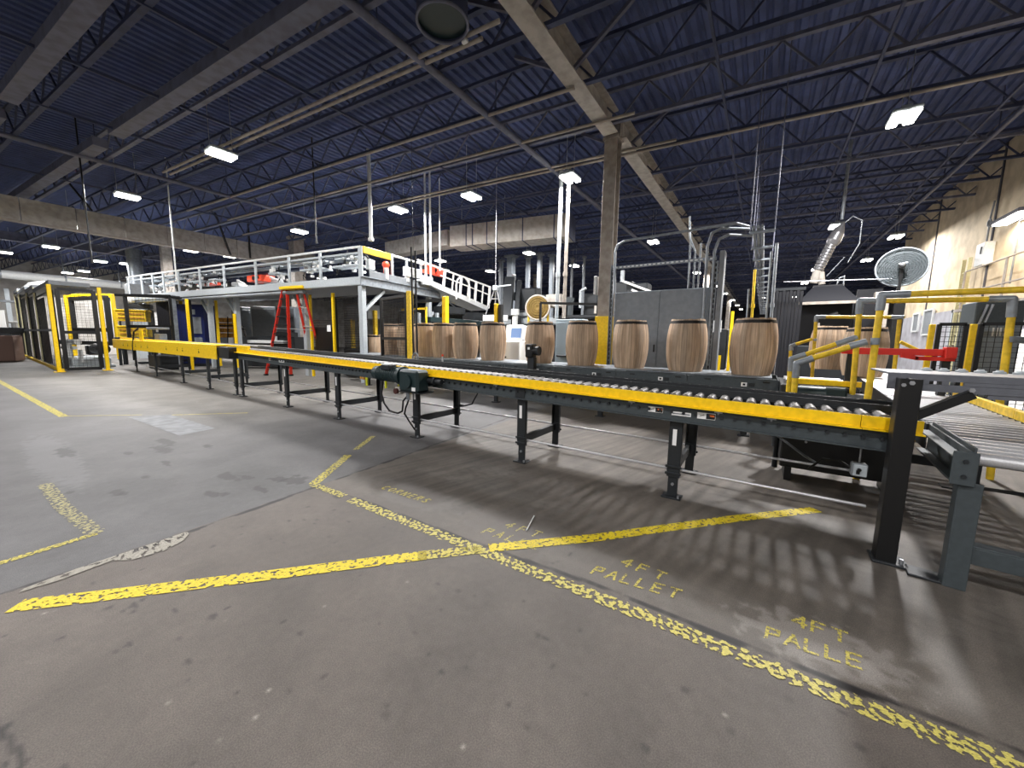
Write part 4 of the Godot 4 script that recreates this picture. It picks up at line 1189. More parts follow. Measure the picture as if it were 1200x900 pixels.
	tag(part("tan_post", sh().box(V(2.28, 1.3, -12.2), V(0.12, 2.6, 0.12), 0.01).box(V(2.28, 2.58, -12.2), V(0.4, 0.2, 0.2), 0.01), M.column, self), "tan box post close beside the dark pedestal of the fan", "post")
	# silver exhaust duct
	t = thing("exhaust_duct", "silver flexible exhaust duct slanting down to the dark hood", "duct")
	s = sh()
	var a := V(1.50, 4.75, -14)
	var b := V(1.12, 3.55, -14)
	part("drop_tube", sh().tube(V(1.52, 6.96, -14), V(1.52, 4.9, -14), 0.04, 8), M.galv, t)
	part("duct_elbow", sh().lathe([Vector2(0.03, 0.5), Vector2(0.08, 0.38), Vector2(0.15, 0.2), Vector2(0.17, 0.0), Vector2(0.14, -0.12)], V(1.40, 4.35, -14), 16, Basis(V(0, 0, 1), -0.35)), M.hose_grey, t)
	for k in 9:
		s.tube(V(1.36, 4.26, -14).lerp(b, k / 9.0), V(1.36, 4.26, -14).lerp(b, (k + 0.8) / 9.0), 0.13, 14)
	part("flexible_hose", s, M.hose_grey, t, true)
	part("duct_outlet", sh().tube(b, V(1.05, 3.2, -14), 0.10, 12).tube(V(1.2, 3.5, -14), V(1.25, 3.15, -14), 0.08, 10), M.tan, t)
	part("support_hose", sh().path([V(1.55, 4.75, -14), V(1.75, 4.95, -14), V(1.95, 4.8, -14), V(1.95, 4.2, -14), V(1.75, 3.7, -14)], 0.015, 6).path([V(1.35, 3.4, -14.2), V(1.7, 3.9, -14.2)], 0.015, 6).path([V(1.55, 3.0, -14), V(1.62, 3.3, -14), V(1.72, 3.35, -14), V(1.72, 3.0, -14)], 0.02, 6), M.galv, t)
	# dark hood with curtains
	t = thing("fume_hood", "dark machine hood with a slanted canopy behind the two barrels", "hood", V(1.3, 0, -13.2))
	s = sh()
	s.face([V(-0.62, 2.55, 0.5), V(0.62, 2.55, 0.5), V(0.30, 3.0, 0.1), V(-0.30, 3.0, 0.1)], V(0, 0.3, 1))
	s.face([V(-0.62, 2.55, 0.5), V(-0.62, 2.55, -0.5), V(-0.30, 3.0, -0.1), V(-0.30, 3.0, 0.1)], V(-1, 0.5, 0))
	s.face([V(0.62, 2.55, 0.5), V(0.62, 2.55, -0.5), V(0.30, 3.0, -0.1), V(0.30, 3.0, 0.1)], V(1, 0.5, 0))
	s.face([V(-0.62, 2.55, -0.5), V(0.62, 2.55, -0.5), V(0.30, 3.0, -0.1), V(-0.30, 3.0, -0.1)], V(0, 0.5, -1))
	s.box(V(0, 3.0, 0), V(0.62, 0.04, 0.22))
	part("hood_canopy", s, M.curtain, t)
	part("canopy_lip", sh().box(V(0, 2.52, 0.5), V(1.3, 0.07, 0.03)), M.column, t)
	part("hood_frame", sh().box(V(-0.62, 1.25, 0.45), V(0.1, 2.5, 0.1)).box(V(0.62, 1.25, 0.45), V(0.1, 2.5, 0.1)).box(V(0, 1.3, -0.5), V(1.9, 2.6, 0.05)).box(V(0.9, 1.45, -0.3), V(0.5, 2.9, 0.06)), M.curtain, t)
	part("machine_body", sh().box(V(0, 0.7, 0), V(1.1, 1.4, 0.7), 0.03), M.frame_dark, t)
	part("torch_head", sh().box(V(0.1, 2.2, 0.2), V(0.42, 0.07, 0.08), 0.02).tube(V(-0.02, 2.15, 0.2), V(0.25, 2.28, 0.2), 0.04, 8), M.steel, t)
	part("barrel_rest", sh().tube(V(-0.14, 1.4, 0.45), V(-0.14, 2.0, 0.45), 0.03, 8), M.column, t)
	t = thing("strip_curtain", "dark hanging strip curtain beside the pale vertical pipes", "curtain", V(0.12, 0, -12.4))
	for k in 9:
		part("curtain_strip", sh().box(V(0.075 * k, 1.42, 0.02 * (k % 2)), V(0.068, 2.84, 0.012), 0.003), M.curtain, t)
	part("curtain_rail", sh().box(V(0.3, 2.88, 0), V(0.75, 0.07, 0.06)), M.frame_dark, t)
	var n := 0
	for q in [[-0.02, 3.35, 0.022], [0.06, 3.5, 0.03], [-0.28, 3.0, 0.025], [-0.36, 2.6, 0.02]]:
		tag(part("vertical_pipe", sh().tube(V(q[0] + 0.06, 0, -9.6), V(q[0], q[1], -9.6), q[2], 8).tube(V(q[0] + 0.02, 2.2, -9.6), V(q[0] + 0.02, 2.28, -9.6), q[2] * 1.5, 8), M.galv if n != 2 else M.yellow_worn, self), ["thin pale vertical pipe behind the first barrel", "thick pale vertical pipe behind the first barrel, tallest of its cluster", "dull yellow vertical pipe behind the first barrel", "short pale vertical pipe behind the first barrel"][n], "pipe")
		n += 1
	tag(part("level_conduit", sh().tube(V(0.3, 3.02, -12.0), V(2.3, 2.95, -12.0), 0.015, 7), M.steel, self), "thin straight conduit running level above the dark hood", "conduit")
	# things on the cream wall
	t = thing("wall_box", "white electrical box high on the cream wall with bent conduit above it", "electrical box", V(4.9, 4.0, -16.2))
	part("box_body", sh().box(V(0, 0, 0), V(0.2, 0.62, 0.5), 0.015), M.white, t)
	part("box_switch", sh().box(V(-0.11, 0.1, 0.1), V(0.02, 0.2, 0.05)), M.frame_dark, t)
	part("conduit", sh().path([V(0, 0.3, 0), V(0, 1.0, 0), V(0, 1.4, 0.1)], 0.02, 6).path([V(0, 0.72, 0.05), V(0, 0.74, 1.5), V(0, 0.6, 1.6), V(0, -1.0, 1.6)], 0.02, 6).ring(V(-0.04, 0.82, 0.12), 0.09, 0.02, Basis(V(0, 0, 1), PI / 2), 18, 5), M.boxgrey, t)
	t = thing("caged_ladder", "pale yellow fixed ladder on the cream wall next to the white electrical box", "ladder", V(4.75, 0, -16.75))
	part("ladder_rail", sh().box(V(0, 2.0, -0.2), V(0.08, 4.0, 0.06)).box(V(0, 2.0, 0.2), V(0.08, 4.0, 0.06)), M.post_pale, t)
	for k in 12:
		part("ladder_rung", sh().tube(V(0, 0.3 + k * 0.3, -0.2), V(0, 0.3 + k * 0.3, 0.2), 0.015, 6), M.post_pale, t)
	t = thing("wall_rail", "thin brown double rail standing before the cream wall", "railing", V(4.6, 0, -14.9))
	part("rail_pipe", sh().tube(V(0, 3.55, 1.8), V(0, 3.55, -1.3), 0.02, 6).tube(V(0, 2.95, 1.8), V(0, 2.95, -1.3), 0.02, 6), M.column, t)
	part("rail_post", sh().tube(V(0, 2.5, 0.9), V(0, 3.55, 0.9), 0.025, 6).tube(V(0, 2.5, -1.3), V(0, 3.55, -1.3), 0.025, 6), M.column, t)
	part("rail_ledge", sh().box(V(0.2, 2.46, 0.25), V(0.55, 0.08, 3.4)), M.column, t)
	t = thing("bright_panel", "bright white sheet behind the mesh at the right edge", "panel", V(4.2, 0.0, -12.2), deg_to_rad(-60))
	part("sheet", sh().box(V(0, 0.95, 0), V(1.7, 1.7, 0.05), 0.01), M.bright, t)  # plain white sheet
	part("sheet_frame", sh().box(V(0, 0.08, 0), V(1.7, 0.1, 0.1)).box(V(-0.85, 0.95, 0), V(0.06, 1.8, 0.08)).box(V(0.85, 0.95, 0), V(0.06, 1.8, 0.08)), M.column, t)

func fence_panel(t: Node3D, a: Vector3, b: Vector3, y0: float, y1: float, pitch := 0.07, rail := 0.045, mid := -1.0) -> void:
	var s := sh()
	var up0 := V(0, y0, 0)
	var up1 := V(0, y1, 0)
	for q in [[a + up0, b + up0], [a + up1, b + up1], [a + up0, a + up1], [b + up0, b + up1]]:
		s.bar(q[0], q[1], rail, rail)
	if mid > 0:
		s.bar(a + V(0, mid, 0), b + V(0, mid, 0), rail, rail)
	part("panel_frame", s, M.black, t)
	s = sh()
	var l := a.distance_to(b)
	var k := pitch
	while k < l:
		var p := a.lerp(b, k / l)
		s.bar(p + up0, p + up1, 0.006, 0.006)
		k += pitch
	k = y0 + pitch
	while k < y1:
		s.bar(a + V(0, k, 0), b + V(0, k, 0), 0.006, 0.006)
		k += pitch
	part("wire_mesh", s, M.black, t)

func make_panel() -> void:
	var t := thing("grey_enclosure", "tall plain grey electrical enclosure standing behind the second and third barrels", "enclosure", V(-2.9, 0, -8.45))
	part("enclosure_body", sh().box(V(0.98, 1.28, -0.2), V(1.96, 2.52, 0.45), 0.015), M.panelgrey, t)
	part("enclosure_door", sh().box(V(0.50, 1.28, 0.03), V(0.97, 2.49, 0.025), 0.006), M.panelgrey, t)
	part("enclosure_door", sh().box(V(1.47, 1.28, 0.03), V(0.95, 2.49, 0.025), 0.006), M.panelgrey, t)
	part("door_handle", sh().box(V(0.93, 1.3, 0.055), V(0.03, 0.16, 0.03), 0.006), M.frame_dark, t)
	t = thing("strut_frame", "slotted steel strut frame around the grey enclosure, with a level top strut", "frame", V(-2.95, 0, -8.35))
	for x in [0.0, 2.06]:
		var s := sh()
		var h := 3.14 if x == 0.0 else 3.02
		s.box(V(x, h / 2, -0.02), V(0.07, h, 0.012)).box(V(x - 0.03, h / 2, 0.01), V(0.012, h, 0.05)).box(V(x + 0.03, h / 2, 0.01), V(0.012, h, 0.05))
		part("strut_post", s, M.galv, t)
		s = sh()
		var y := 0.95
		while y < h:
			s.box(V(x, y, -0.012), V(0.026, 0.06, 0.01))
			y += 0.1
		stuff(part("slot", s, M.black, t, true))
	var s2 := sh().box(V(1.03, 3.05, 0.0), V(2.06, 0.012, 0.07)).box(V(1.03, 3.08, -0.03), V(2.06, 0.06, 0.012))
	part("top_strut", s2, M.galv, t)
	s2 = sh()
	var x := 0.08
	while x < 2.0:
		s2.box(V(x, 3.08, -0.022), V(0.05, 0.03, 0.008))
		x += 0.09
	stuff(part("slot", s2, M.bright, t, true))
	part("wide_post", sh().box(V(2.16, 1.6, -0.1), V(0.09, 3.2, 0.3), 0.004), M.boxgrey, t)
	# conduits over the enclosure
	var n := 0
	for p in [[V(-2.86, 2.5, -8.3), V(-2.9, 3.4, -8.3), V(-2.85, 3.55, -8.3), V(-2.7, 3.62, -8.3), V(-0.62, 3.72, -8.5), V(-0.42, 3.68, -8.7)],
			[V(-1.02, 1.0, -8.3), V(-1.06, 3.3, -8.3), V(-1.0, 3.55, -8.32), V(-0.84, 3.64, -8.4), V(-0.42, 3.66, -8.8)],
			[V(-0.90, 1.0, -8.3), V(-0.93, 3.2, -8.3), V(-0.87, 3.42, -8.32), V(-0.72, 3.50, -8.4), V(-0.36, 3.52, -8.8)],
			[V(-1.30, 2.5, -8.6), V(-1.32, 3.3, -8.6), V(-1.45, 3.6, -8.7), V(-1.52, 4.1, -8.9)], [V(-1.22, 2.5, -8.6), V(-1.22, 3.0, -8.6), V(-1.22, 3.45, -8.6)], [V(-1.40, 2.5, -8.6), V(-1.42, 3.5, -8.6)]]:
		tag(part("bent_conduit", sh().path(p, 0.026 if n < 3 else 0.018, 8), M.galv, self), ["long bent conduit arching from the slotted post over the grey enclosure to the hangers", "outer of two tall conduits bending to the hanging tray, by the wide post", "inner of two tall conduits bending to the hanging tray, by the wide post", "thin conduit leaning away above the grey enclosure", "thin straight conduit stub rising from the grey enclosure", "short thin conduit stub on top of the grey enclosure"][n], "conduit")
		n += 1
	t = thing("conduit_tray", "row of strut hangers carrying conduits away under the roof", "conduit tray")
	var z := -8.9
	n = 0
	while z > -34.0:
		var s3 := sh().box(V(-0.2, 3.60, z), V(0.42, 0.05, 0.05), 0.004)
		var tr := part("strut_hanger", s3, M.galv, t)
		part("hanger_rod", sh().tube(V(0.0, 3.6, z), V(-0.02, 6.9, z), 0.01, 5).tube(V(-0.40, 3.6, z), V(-0.42, 6.9, z), 0.01, 5), M.joist_pale, tr)
		z -= 1.45
	for q in [-0.34, -0.27, -0.20]:
		part("tray_conduit", sh().tube(V(q, 3.66, -8.7), V(q, 3.66, -34.0), 0.03, 8), M.galv, t)

# ---------------------------------------------------------------- palletising cell: catwalk, fences, ladder
func make_catwalk() -> void:
	var t := thing("catwalk", "grey steel catwalk on columns with a railing full of pneumatic gear, behind the red stepladder", "catwalk", V(-10.2, 0, -6.9), deg_to_rad(188.2))
	var L := 15.7
	part("fascia_beam", sh().box(V(L / 2, 3.14, 0.0), V(L, 0.20, 0.05), 0.005).box(V(L / 2, 3.25, 0.06), V(L, 0.02, 0.16)).box(V(L / 2, 3.03, 0.06), V(L, 0.02, 0.16)), M.lightgrey, t)
	part("lower_beam", sh().tube(V(2.8, 2.93, 0.08), V(L, 2.96, 0.08), 0.07, 10), M.galv, t)
	part("deck_plate", sh().box(V(L / 2, 3.22, 1.7), V(L, 0.04, 3.3)), M.boxgrey, t)
	part("end_beam", sh().box(V(0.0, 3.12, 1.9), V(0.05, 0.26, 3.9), 0.005).box(V(-0.06, 3.25, 1.9), V(0.14, 0.02, 3.9)).box(V(-0.06, 3.0, 1.9), V(0.14, 0.02, 3.9)), M.galv, t)
	part("end_beam", sh().box(V(-0.1, 3.36, 2.3), V(0.03, 0.22, 4.2), 0.004), M.boxgrey, t)
	var top_y := 4.13
	part("top_rail", sh().box(V(L / 2, top_y, 0.0), V(L, 0.06, 0.06), 0.006), M.white, t)
	part("mid_rail", sh().box(V(L / 2, top_y - 0.16, 0.04), V(L, 0.05, 0.05)), M.lightgrey, t)
	for x in [0.03, 1.82, 3.4, 5.3, 7.35, 9.1, 10.8, 12.1, 13.1, 14.2, 15.6]:
		part("rail_post", sh().box(V(x, 3.70, 0.0), V(0.10 if x > 0.1 else 0.16, 0.9, 0.05), 0.005), M.lightgrey, t)
	part("cross_bar", sh().box(V(-0.02, 4.06, 0.62), V(0.06, 0.20, 1.15), 0.01), M.yellow_worn, t)
	for z in [1.25, 1.95, 2.7]:
		part("rail_post", sh().box(V(-0.02, 3.72, z), V(0.05, 0.9, 0.10), 0.005), M.lightgrey, t)
	part("top_rail", sh().box(V(-0.02, 4.13, 2.4), V(0.06, 0.06, 2.3), 0.006), M.white, t)
	# air lines and valve islands seen through the railing
	part("air_line", sh().tube(V(0.3, 4.0, 0.3), V(15.0, 4.02, 0.3), 0.05, 8).tube(V(0.3, 3.9, 0.45), V(15.0, 3.92, 0.45), 0.06, 8), M.galv, t)
	part("dark_tube", sh().tube(V(3.6, 3.83, 0.6), V(10.5, 3.86, 0.6), 0.09, 10), mat(Color(0.10, 0.14, 0.24), 0.4), t)
	var rng := RandomNumberGenerator.new()
	rng.seed = 5
	for spot in [[0.35, 1.0], [0.95, 1.0], [1.95, 1.1], [2.55, 1.0], [4.3, 0.8], [8.3, 0.8], [9.4, 1.0], [10.0, 1.0], [11.2, 1.0], [12.5, 0.6], [13.4, 0.6]]:
		var v := part("valve_unit", sh().box(V(spot[0] + 0.25, 3.66, 0.35), V(0.55, 0.06, 0.4), 0.005).box(V(spot[0] + 0.25, 3.92, 0.4), V(0.5, 0.05, 0.3)), M.lightgrey, t)
		var s := sh()
		var s2 := sh()
		for k in 16:
			var p := V(spot[0] + rng.randf_range(-0.1, 0.65) * spot[1], rng.randf_range(3.36, 4.02), rng.randf_range(0.15, 0.6))
			if k % 2 == 0:
				s.box(p, V(rng.randf_range(0.04, 0.14), rng.randf_range(0.05, 0.16), 0.08), 0.008)
			else:
				s2.path([p, p + V(rng.randf_range(-0.12, 0.12), 0.16, 0.02), p + V(rng.randf_range(-0.25, 0.25), rng.randf_range(-0.1, 0.25), 0.05)], 0.012, 5)
		part("valve_block", s, M.bright, v)
		part("hose", s2, M.rubber, v)
	for q in [[5.5, 0.9], [6.0, 0.9], [8.2, 0.9]]:
		part("gripper_arm", sh().box(V(q[0], 3.55, q[1]), V(0.5, 0.16, 0.2), 0.01).bar(V(q[0] - 1.3, 3.42, 0.5), V(q[0] - 0.4, 3.66, 0.7), 0.07, 0.07), M.white, t)
	for q in [[6.2, 3.62, 0.7, 0.9, 0.24], [10.2, 3.66, 0.8, 0.9, 0.12], [-0.05, 4.02, 3.1, 0.2, 0.36], [-0.05, 4.0, 3.75, 0.2, 0.32]]:
		var m := part("drive_motor", sh().box(V(q[0], q[1], q[2]), V(q[3], q[4], 0.55), 0.02), M.orange, t)
		part("motor_cap", sh().tube(V(q[0], q[1], q[2] - 0.3), V(q[0], q[1], q[2] - 0.27), 0.08, 12).box(V(q[0] - q[3] * 0.3, q[1] + 0.02, q[2] - 0.29), V(0.1, 0.1, 0.03)), M.black, m)
	part("drive_motor", sh().tube(V(0.0, 3.38, 1.0), V(0.0, 3.72, 1.0), 0.09, 12).ball(V(0.0, 3.78, 1.0), 0.12, 12), M.orange, t)
	part("white_cylinder", sh().tube(V(-0.08, 3.3, 0.92), V(-0.08, 3.66, 0.92), 0.075, 12).tube(V(-0.08, 3.36, 1.9), V(-0.08, 3.6, 1.9), 0.08, 12).box(V(0.0, 3.66, 0.35), V(0.16, 0.3, 0.25), 0.02), M.white, t)
	# columns and knee braces
	for q in [[0.12, 0.1], [0.12, 3.3], [3.5, 0.6], [7.8, 0.6], [9.8, 0.6], [12.8, 0.6], [15.4, 0.6]]:
		part("support_column", sh().box(V(q[0], 1.5, q[1]), V(0.17, 3.0, 0.17), 0.012), M.lightgrey, t)
		part("knee_brace", sh().bar(V(q[0], 2.2, q[1]), V(q[0] + (0.65 if q[0] > 1.0 else 0.0), 2.95, q[1] + (0.0 if q[0] > 1.0 else 0.9)), 0.09, 0.09, 0.006), M.lightgrey, t)
	part("column_pad", sh().box(V(7.8, 1.2, 0.49), V(0.18, 2.2, 0.03)), M.yellow, t)
	# inclined end with arched railing
	t = thing("inclined_gangway", "white inclined gangway with an arched slatted railing running down behind the barrels", "gangway", V(-10.3, 0, 0))
	var a := V(0, 3.55, -9.3)
	var b := V(0, 2.78, -13.2)
	part("stringer", sh().bar(a, b, 0.05, 0.2, 0.004).bar(a + V(-0.9, 0, 0), b + V(-0.9, 0, 0), 0.05, 0.2, 0.004).bar(a + V(-0.45, -0.05, 0), b + V(-0.45, -0.05, 0), 0.9, 0.03), M.white, t)
	part("hand_rail", sh().bar(V(0, 4.16, -9.2), V(0, 3.74, -13.4), 0.05, 0.06).bar(V(0, 3.8, -10.3), V(0, 3.4, -13.25), 0.04, 0.04), M.bright, t)
	for k in 7:
		var f := k / 6.0
		var z := lerpf(-10.5, -13.3, f)
		part("rail_baluster", sh().bar(V(0, lerpf(3.35, 2.8, f), z + 0.05), V(0, lerpf(4.02, 3.74, f), z - 0.05), 0.05, 0.10 if k % 2 == 0 else 0.05), M.bright, t)
	var arch := sh()
	arch.ring(V(0.02, 3.52, -11.55), 0.40, 0.04, Basis(V(0, 0, 1), PI / 2), 14, 6, -PI / 2, PI / 2).tube(V(0.02, 3.0, -11.95), V(0.02, 3.52, -11.95), 0.04, 6).tube(V(0.02, 3.0, -11.15), V(0.02, 3.52, -11.15), 0.04, 6)
	part("rail_arch", arch, M.bright, t)
	part("drive_block", sh().box(V(0.02, 3.68, -8.9), V(0.1, 0.3, 0.7), 0.01).box(V(0.02, 3.5, -9.6), V(0.1, 0.3, 0.5), 0.01), M.white, t)
	part("under_frame", sh().box(V(-0.2, 2.55, -11.0), V(0.6, 0.25, 1.2)).box(V(-0.2, 2.35, -12.6), V(0.7, 0.4, 0.9)).bar(V(0, 2.9, -10.6), V(0, 2.4, -11.6), 0.06, 0.06), M.frame_dark, t)
	part("lower_belt", sh().box(V(-0.2, 2.12, -11.4), V(0.8, 0.18, 3.6), 0.01), M.teal, t)
	part("gangway_leg", sh().box(V(-0.1, 1.2, -10.2), V(0.1, 2.4, 0.1)).box(V(-0.1, 1.1, -12.9), V(0.1, 2.2, 0.1)), M.lightgrey, t)

func make_fences() -> void:
	var t := thing("safety_fence", "yellow post and black mesh safety fence under the catwalk corner", "fence")
	var posts := [[-7.54, -6.45, 2.62, 0.13], [-10.33, -7.0, 2.80, 0.13], [-11.97, -7.0, 2.88, 0.09], [-13.43, -7.0, 2.90, 0.08]]
	for q in posts:
		part("fence_post", sh().box(V(q[0], q[2] / 2, q[1]), V(q[3], q[2], q[3]), 0.008), M.yellow_worn if q[3] > 0.1 else M.yellow, t)
	fence_panel(t, V(-7.68, 0, -6.45), V(-9.1, 0, -6.75), 0.25, 2.52, 0.07, 0.07, 1.42)
	fence_panel(t, V(-10.45, 0, -7.05), V(-11.9, 0, -7.05), 0.25, 2.72, 0.06, 0.06)
	var s := sh()
	for k in 30:
		s.box(V(-12.7, 0.4 + k * 0.055, -7.06), V(1.4, 0.03, 0.02))
	for k in 42:
		s.box(V(-11.2, 0.4 + k * 0.055, -7.3), V(1.3, 0.03, 0.02))
	stuff(part("slatted_panel", s, M.black, t, true))
	part("gate_panel", sh().box(V(-12.7, 1.0, -7.1), V(1.3, 1.5, 0.03)), M.curtain, t)
	part("gate_notice", sh().box(V(-12.35, 1.72, -7.03), V(0.22, 0.22, 0.01)), M.sticker, t)
	t = thing("safety_fence", "yellow posts with dark rails standing behind the barrels by the gangway foot", "fence")
	for q in [[-8.2, -8.4, 2.72, 0.15], [-6.24, -8.4, 2.42, 0.1]]:
		part("fence_post", sh().box(V(q[0], q[2] / 2, q[1]), V(q[3], q[2], q[3]), 0.008), M.yellow, t)
	part("fence_rail", sh().box(V(-8.95, 2.62, -8.4), V(1.5, 0.09, 0.06)).box(V(-8.95, 1.5, -8.4), V(1.5, 0.05, 0.05)), M.black, t)
	part("post_backing", sh().box(V(-6.12, 1.2, -8.44), V(0.1, 2.4, 0.1)), M.black, t)
	place_barrel(-11.3, 0.62, -8.1, 1.0, "dim oak barrel inside the fenced cell, seen between two yellow posts under the catwalk", "oak barrels in the fenced cell")
	t = thing("cell_machine", "dark machine frame with white and yellow fittings inside the fenced cell", "machine", V(-9.6, 0, -8.6))
	part("machine_frame", sh().box(V(-0.3, 1.2, 0), V(0.1, 2.4, 0.1)).box(V(-1.0, 1.2, 0), V(0.1, 2.4, 0.1)).box(V(-0.6, 2.3, 0), V(0.9, 0.1, 0.1)).box(V(-0.6, 1.2, 0.1), V(0.9, 0.1, 0.1)), M.black, t)
	part("machine_guard", sh().box(V(-0.5, 1.9, -0.3), V(0.4, 0.8, 0.1), 0.01).box(V(-0.5, 1.0, -0.3), V(0.35, 0.5, 0.1), 0.01), M.galv, t)
	part("guard_frame", sh().box(V(-0.1, 1.4, -0.4), V(0.05, 2.2, 0.05)).box(V(-0.7, 2.45, -0.4), V(1.3, 0.06, 0.05)), M.yellow_worn, t)
	part("machine_base", sh().box(V(-0.6, 0.85, 0.3), V(1.0, 0.12, 0.2), 0.01), M.white, t)
	t = thing("cell_press", "pale machine with valves behind the black slatted panels of the cell", "machine", V(-12.4, 0, -8.4))
	part("press_head", sh().box(V(0, 2.35, 0), V(1.3, 0.5, 0.5), 0.02).box(V(0.3, 2.1, 0.3), V(0.5, 0.2, 0.2), 0.02), M.boxgrey, t)
	part("press_frame", sh().box(V(-0.7, 1.2, 0), V(0.12, 2.4, 0.12)).box(V(0.7, 1.2, 0), V(0.12, 2.4, 0.12)), M.yellow_worn, t)
	part("press_base", sh().box(V(0, 0.5, 0), V(1.4, 1.0, 0.8), 0.02), M.frame_dark, t)
	# red stepladder
	t = thing("stepladder", "tall red fibreglass stepladder with black steps and yellow top, open behind the conveyor", "ladder")
	var f := [V(-14.93, 0, -6.05), V(-14.15, 0, -6.55)]
	var g := [V(-14.1, 0, -7.35), V(-13.5, 0, -7.5)]
	var ft := [V(-14.03, 3.09, -6.40), V(-13.84, 3.09, -6.44)]
	var gt := [V(-13.40, 3.06, -6.52), V(-13.12, 3.0, -6.62)]
	for k in 2:
		part("front_rail", sh().bar(f[k], ft[k], 0.10, 0.05, 0.006), M.ladder, t)
		part("rear_rail", sh().bar(g[k], gt[k], 0.075, 0.045, 0.006), M.ladder, t)
	for k in 9:
		var h := (k + 1) / 10.2
		var a: Vector3 = f[0].lerp(ft[0], h)
		var b: Vector3 = f[1].lerp(ft[1], h)
		part("step", sh().bar(a, b, 0.10, 0.04), M.black, t)
	for k in 4:
		var h := (k + 0.7) / 4.6
		part("rear_bar", sh().bar(g[0].lerp(gt[0], h), g[1].lerp(gt[1], h), 0.04, 0.04), M.column, t)
	part("top_cap", sh().box(V(-13.42, 3.07, -6.5), V(1.15, 0.10, 0.36), 0.02, Basis(V(0, 1, 0), 0.2)), M.yellow, t)
	part("spreader", sh().bar(f[1].lerp(ft[1], 0.55), g[1].lerp(gt[1], 0.55), 0.02, 0.02).bar(f[0].lerp(ft[0], 0.55), g[0].lerp(gt[0], 0.55), 0.02, 0.02), M.steel, t)
	for k in 2:
		part("rubber_foot", sh().box(f[k] + V(0, 0.03, 0), V(0.14, 0.06, 0.12), 0.01), M.black, t)
		part("rubber_foot", sh().box(g[k] + V(0, 0.03, 0), V(0.10, 0.06, 0.10), 0.01), M.orange, t)
	# hanging pendant cable by the yellow post
	t = thing("pendant_cable", "pair of dark pendant cables hanging in front of the barrels beside the yellow post", "cable", V(-7.1, 0, -6.2))
	part("cable", sh().tube(V(-0.05, 1.0, 0), V(-0.07, 3.6, 0), 0.022, 8), M.rubber, t)
	part("cable", sh().tube(V(0.09, 1.0, 0), V(0.07, 3.5, 0), 0.022, 8), M.rubber, t)
	part("cable_coil", sh().ring(V(0.05, 0.96, 0.03), 0.10, 0.018, Basis(V(1, 0, 0), PI / 2), 20, 6).ring(V(0.08, 0.99, 0.05), 0.09, 0.016, Basis(V(1, 0, 0), PI / 2), 20, 6), M.boxgrey, t)
	part("hang_hook", sh().tube(V(0, 3.5, 0), V(0, 6.1, 0), 0.006, 5), M.black, t)
	# yellow hand pallet stand under the conveyor
	t = thing("yellow_stand", "low bright yellow steel stand on the floor beyond the conveyor legs", "stand", V(-9.3, 0, -6.65))
	part("stand_bar", sh().box(V(0.0, 0.30, 0), V(0.95, 0.06, 0.06), 0.006).box(V(0.0, 0.30, -0.45), V(0.95, 0.06, 0.06), 0.006), mat(Color(0.85, 0.86, 0.15), 0.45), t)
	for q in [[-0.45, 0.0], [0.45, 0.0], [-0.45, -0.45], [0.45, -0.45], [0.1, 0.0]]:
		part("stand_leg", sh().box(V(q[0], 0.14, q[1]), V(0.05, 0.28, 0.05), 0.005), mat(Color(0.85, 0.86, 0.15), 0.45), t)
	part("stand_knuckle", sh().box(V(-0.55, 0.26, 0.0), V(0.14, 0.16, 0.14), 0.02).tube(V(-0.62, 0.2, 0.05), V(-0.62, 0.36, 0.05), 0.05, 10), M.wood_board, t)

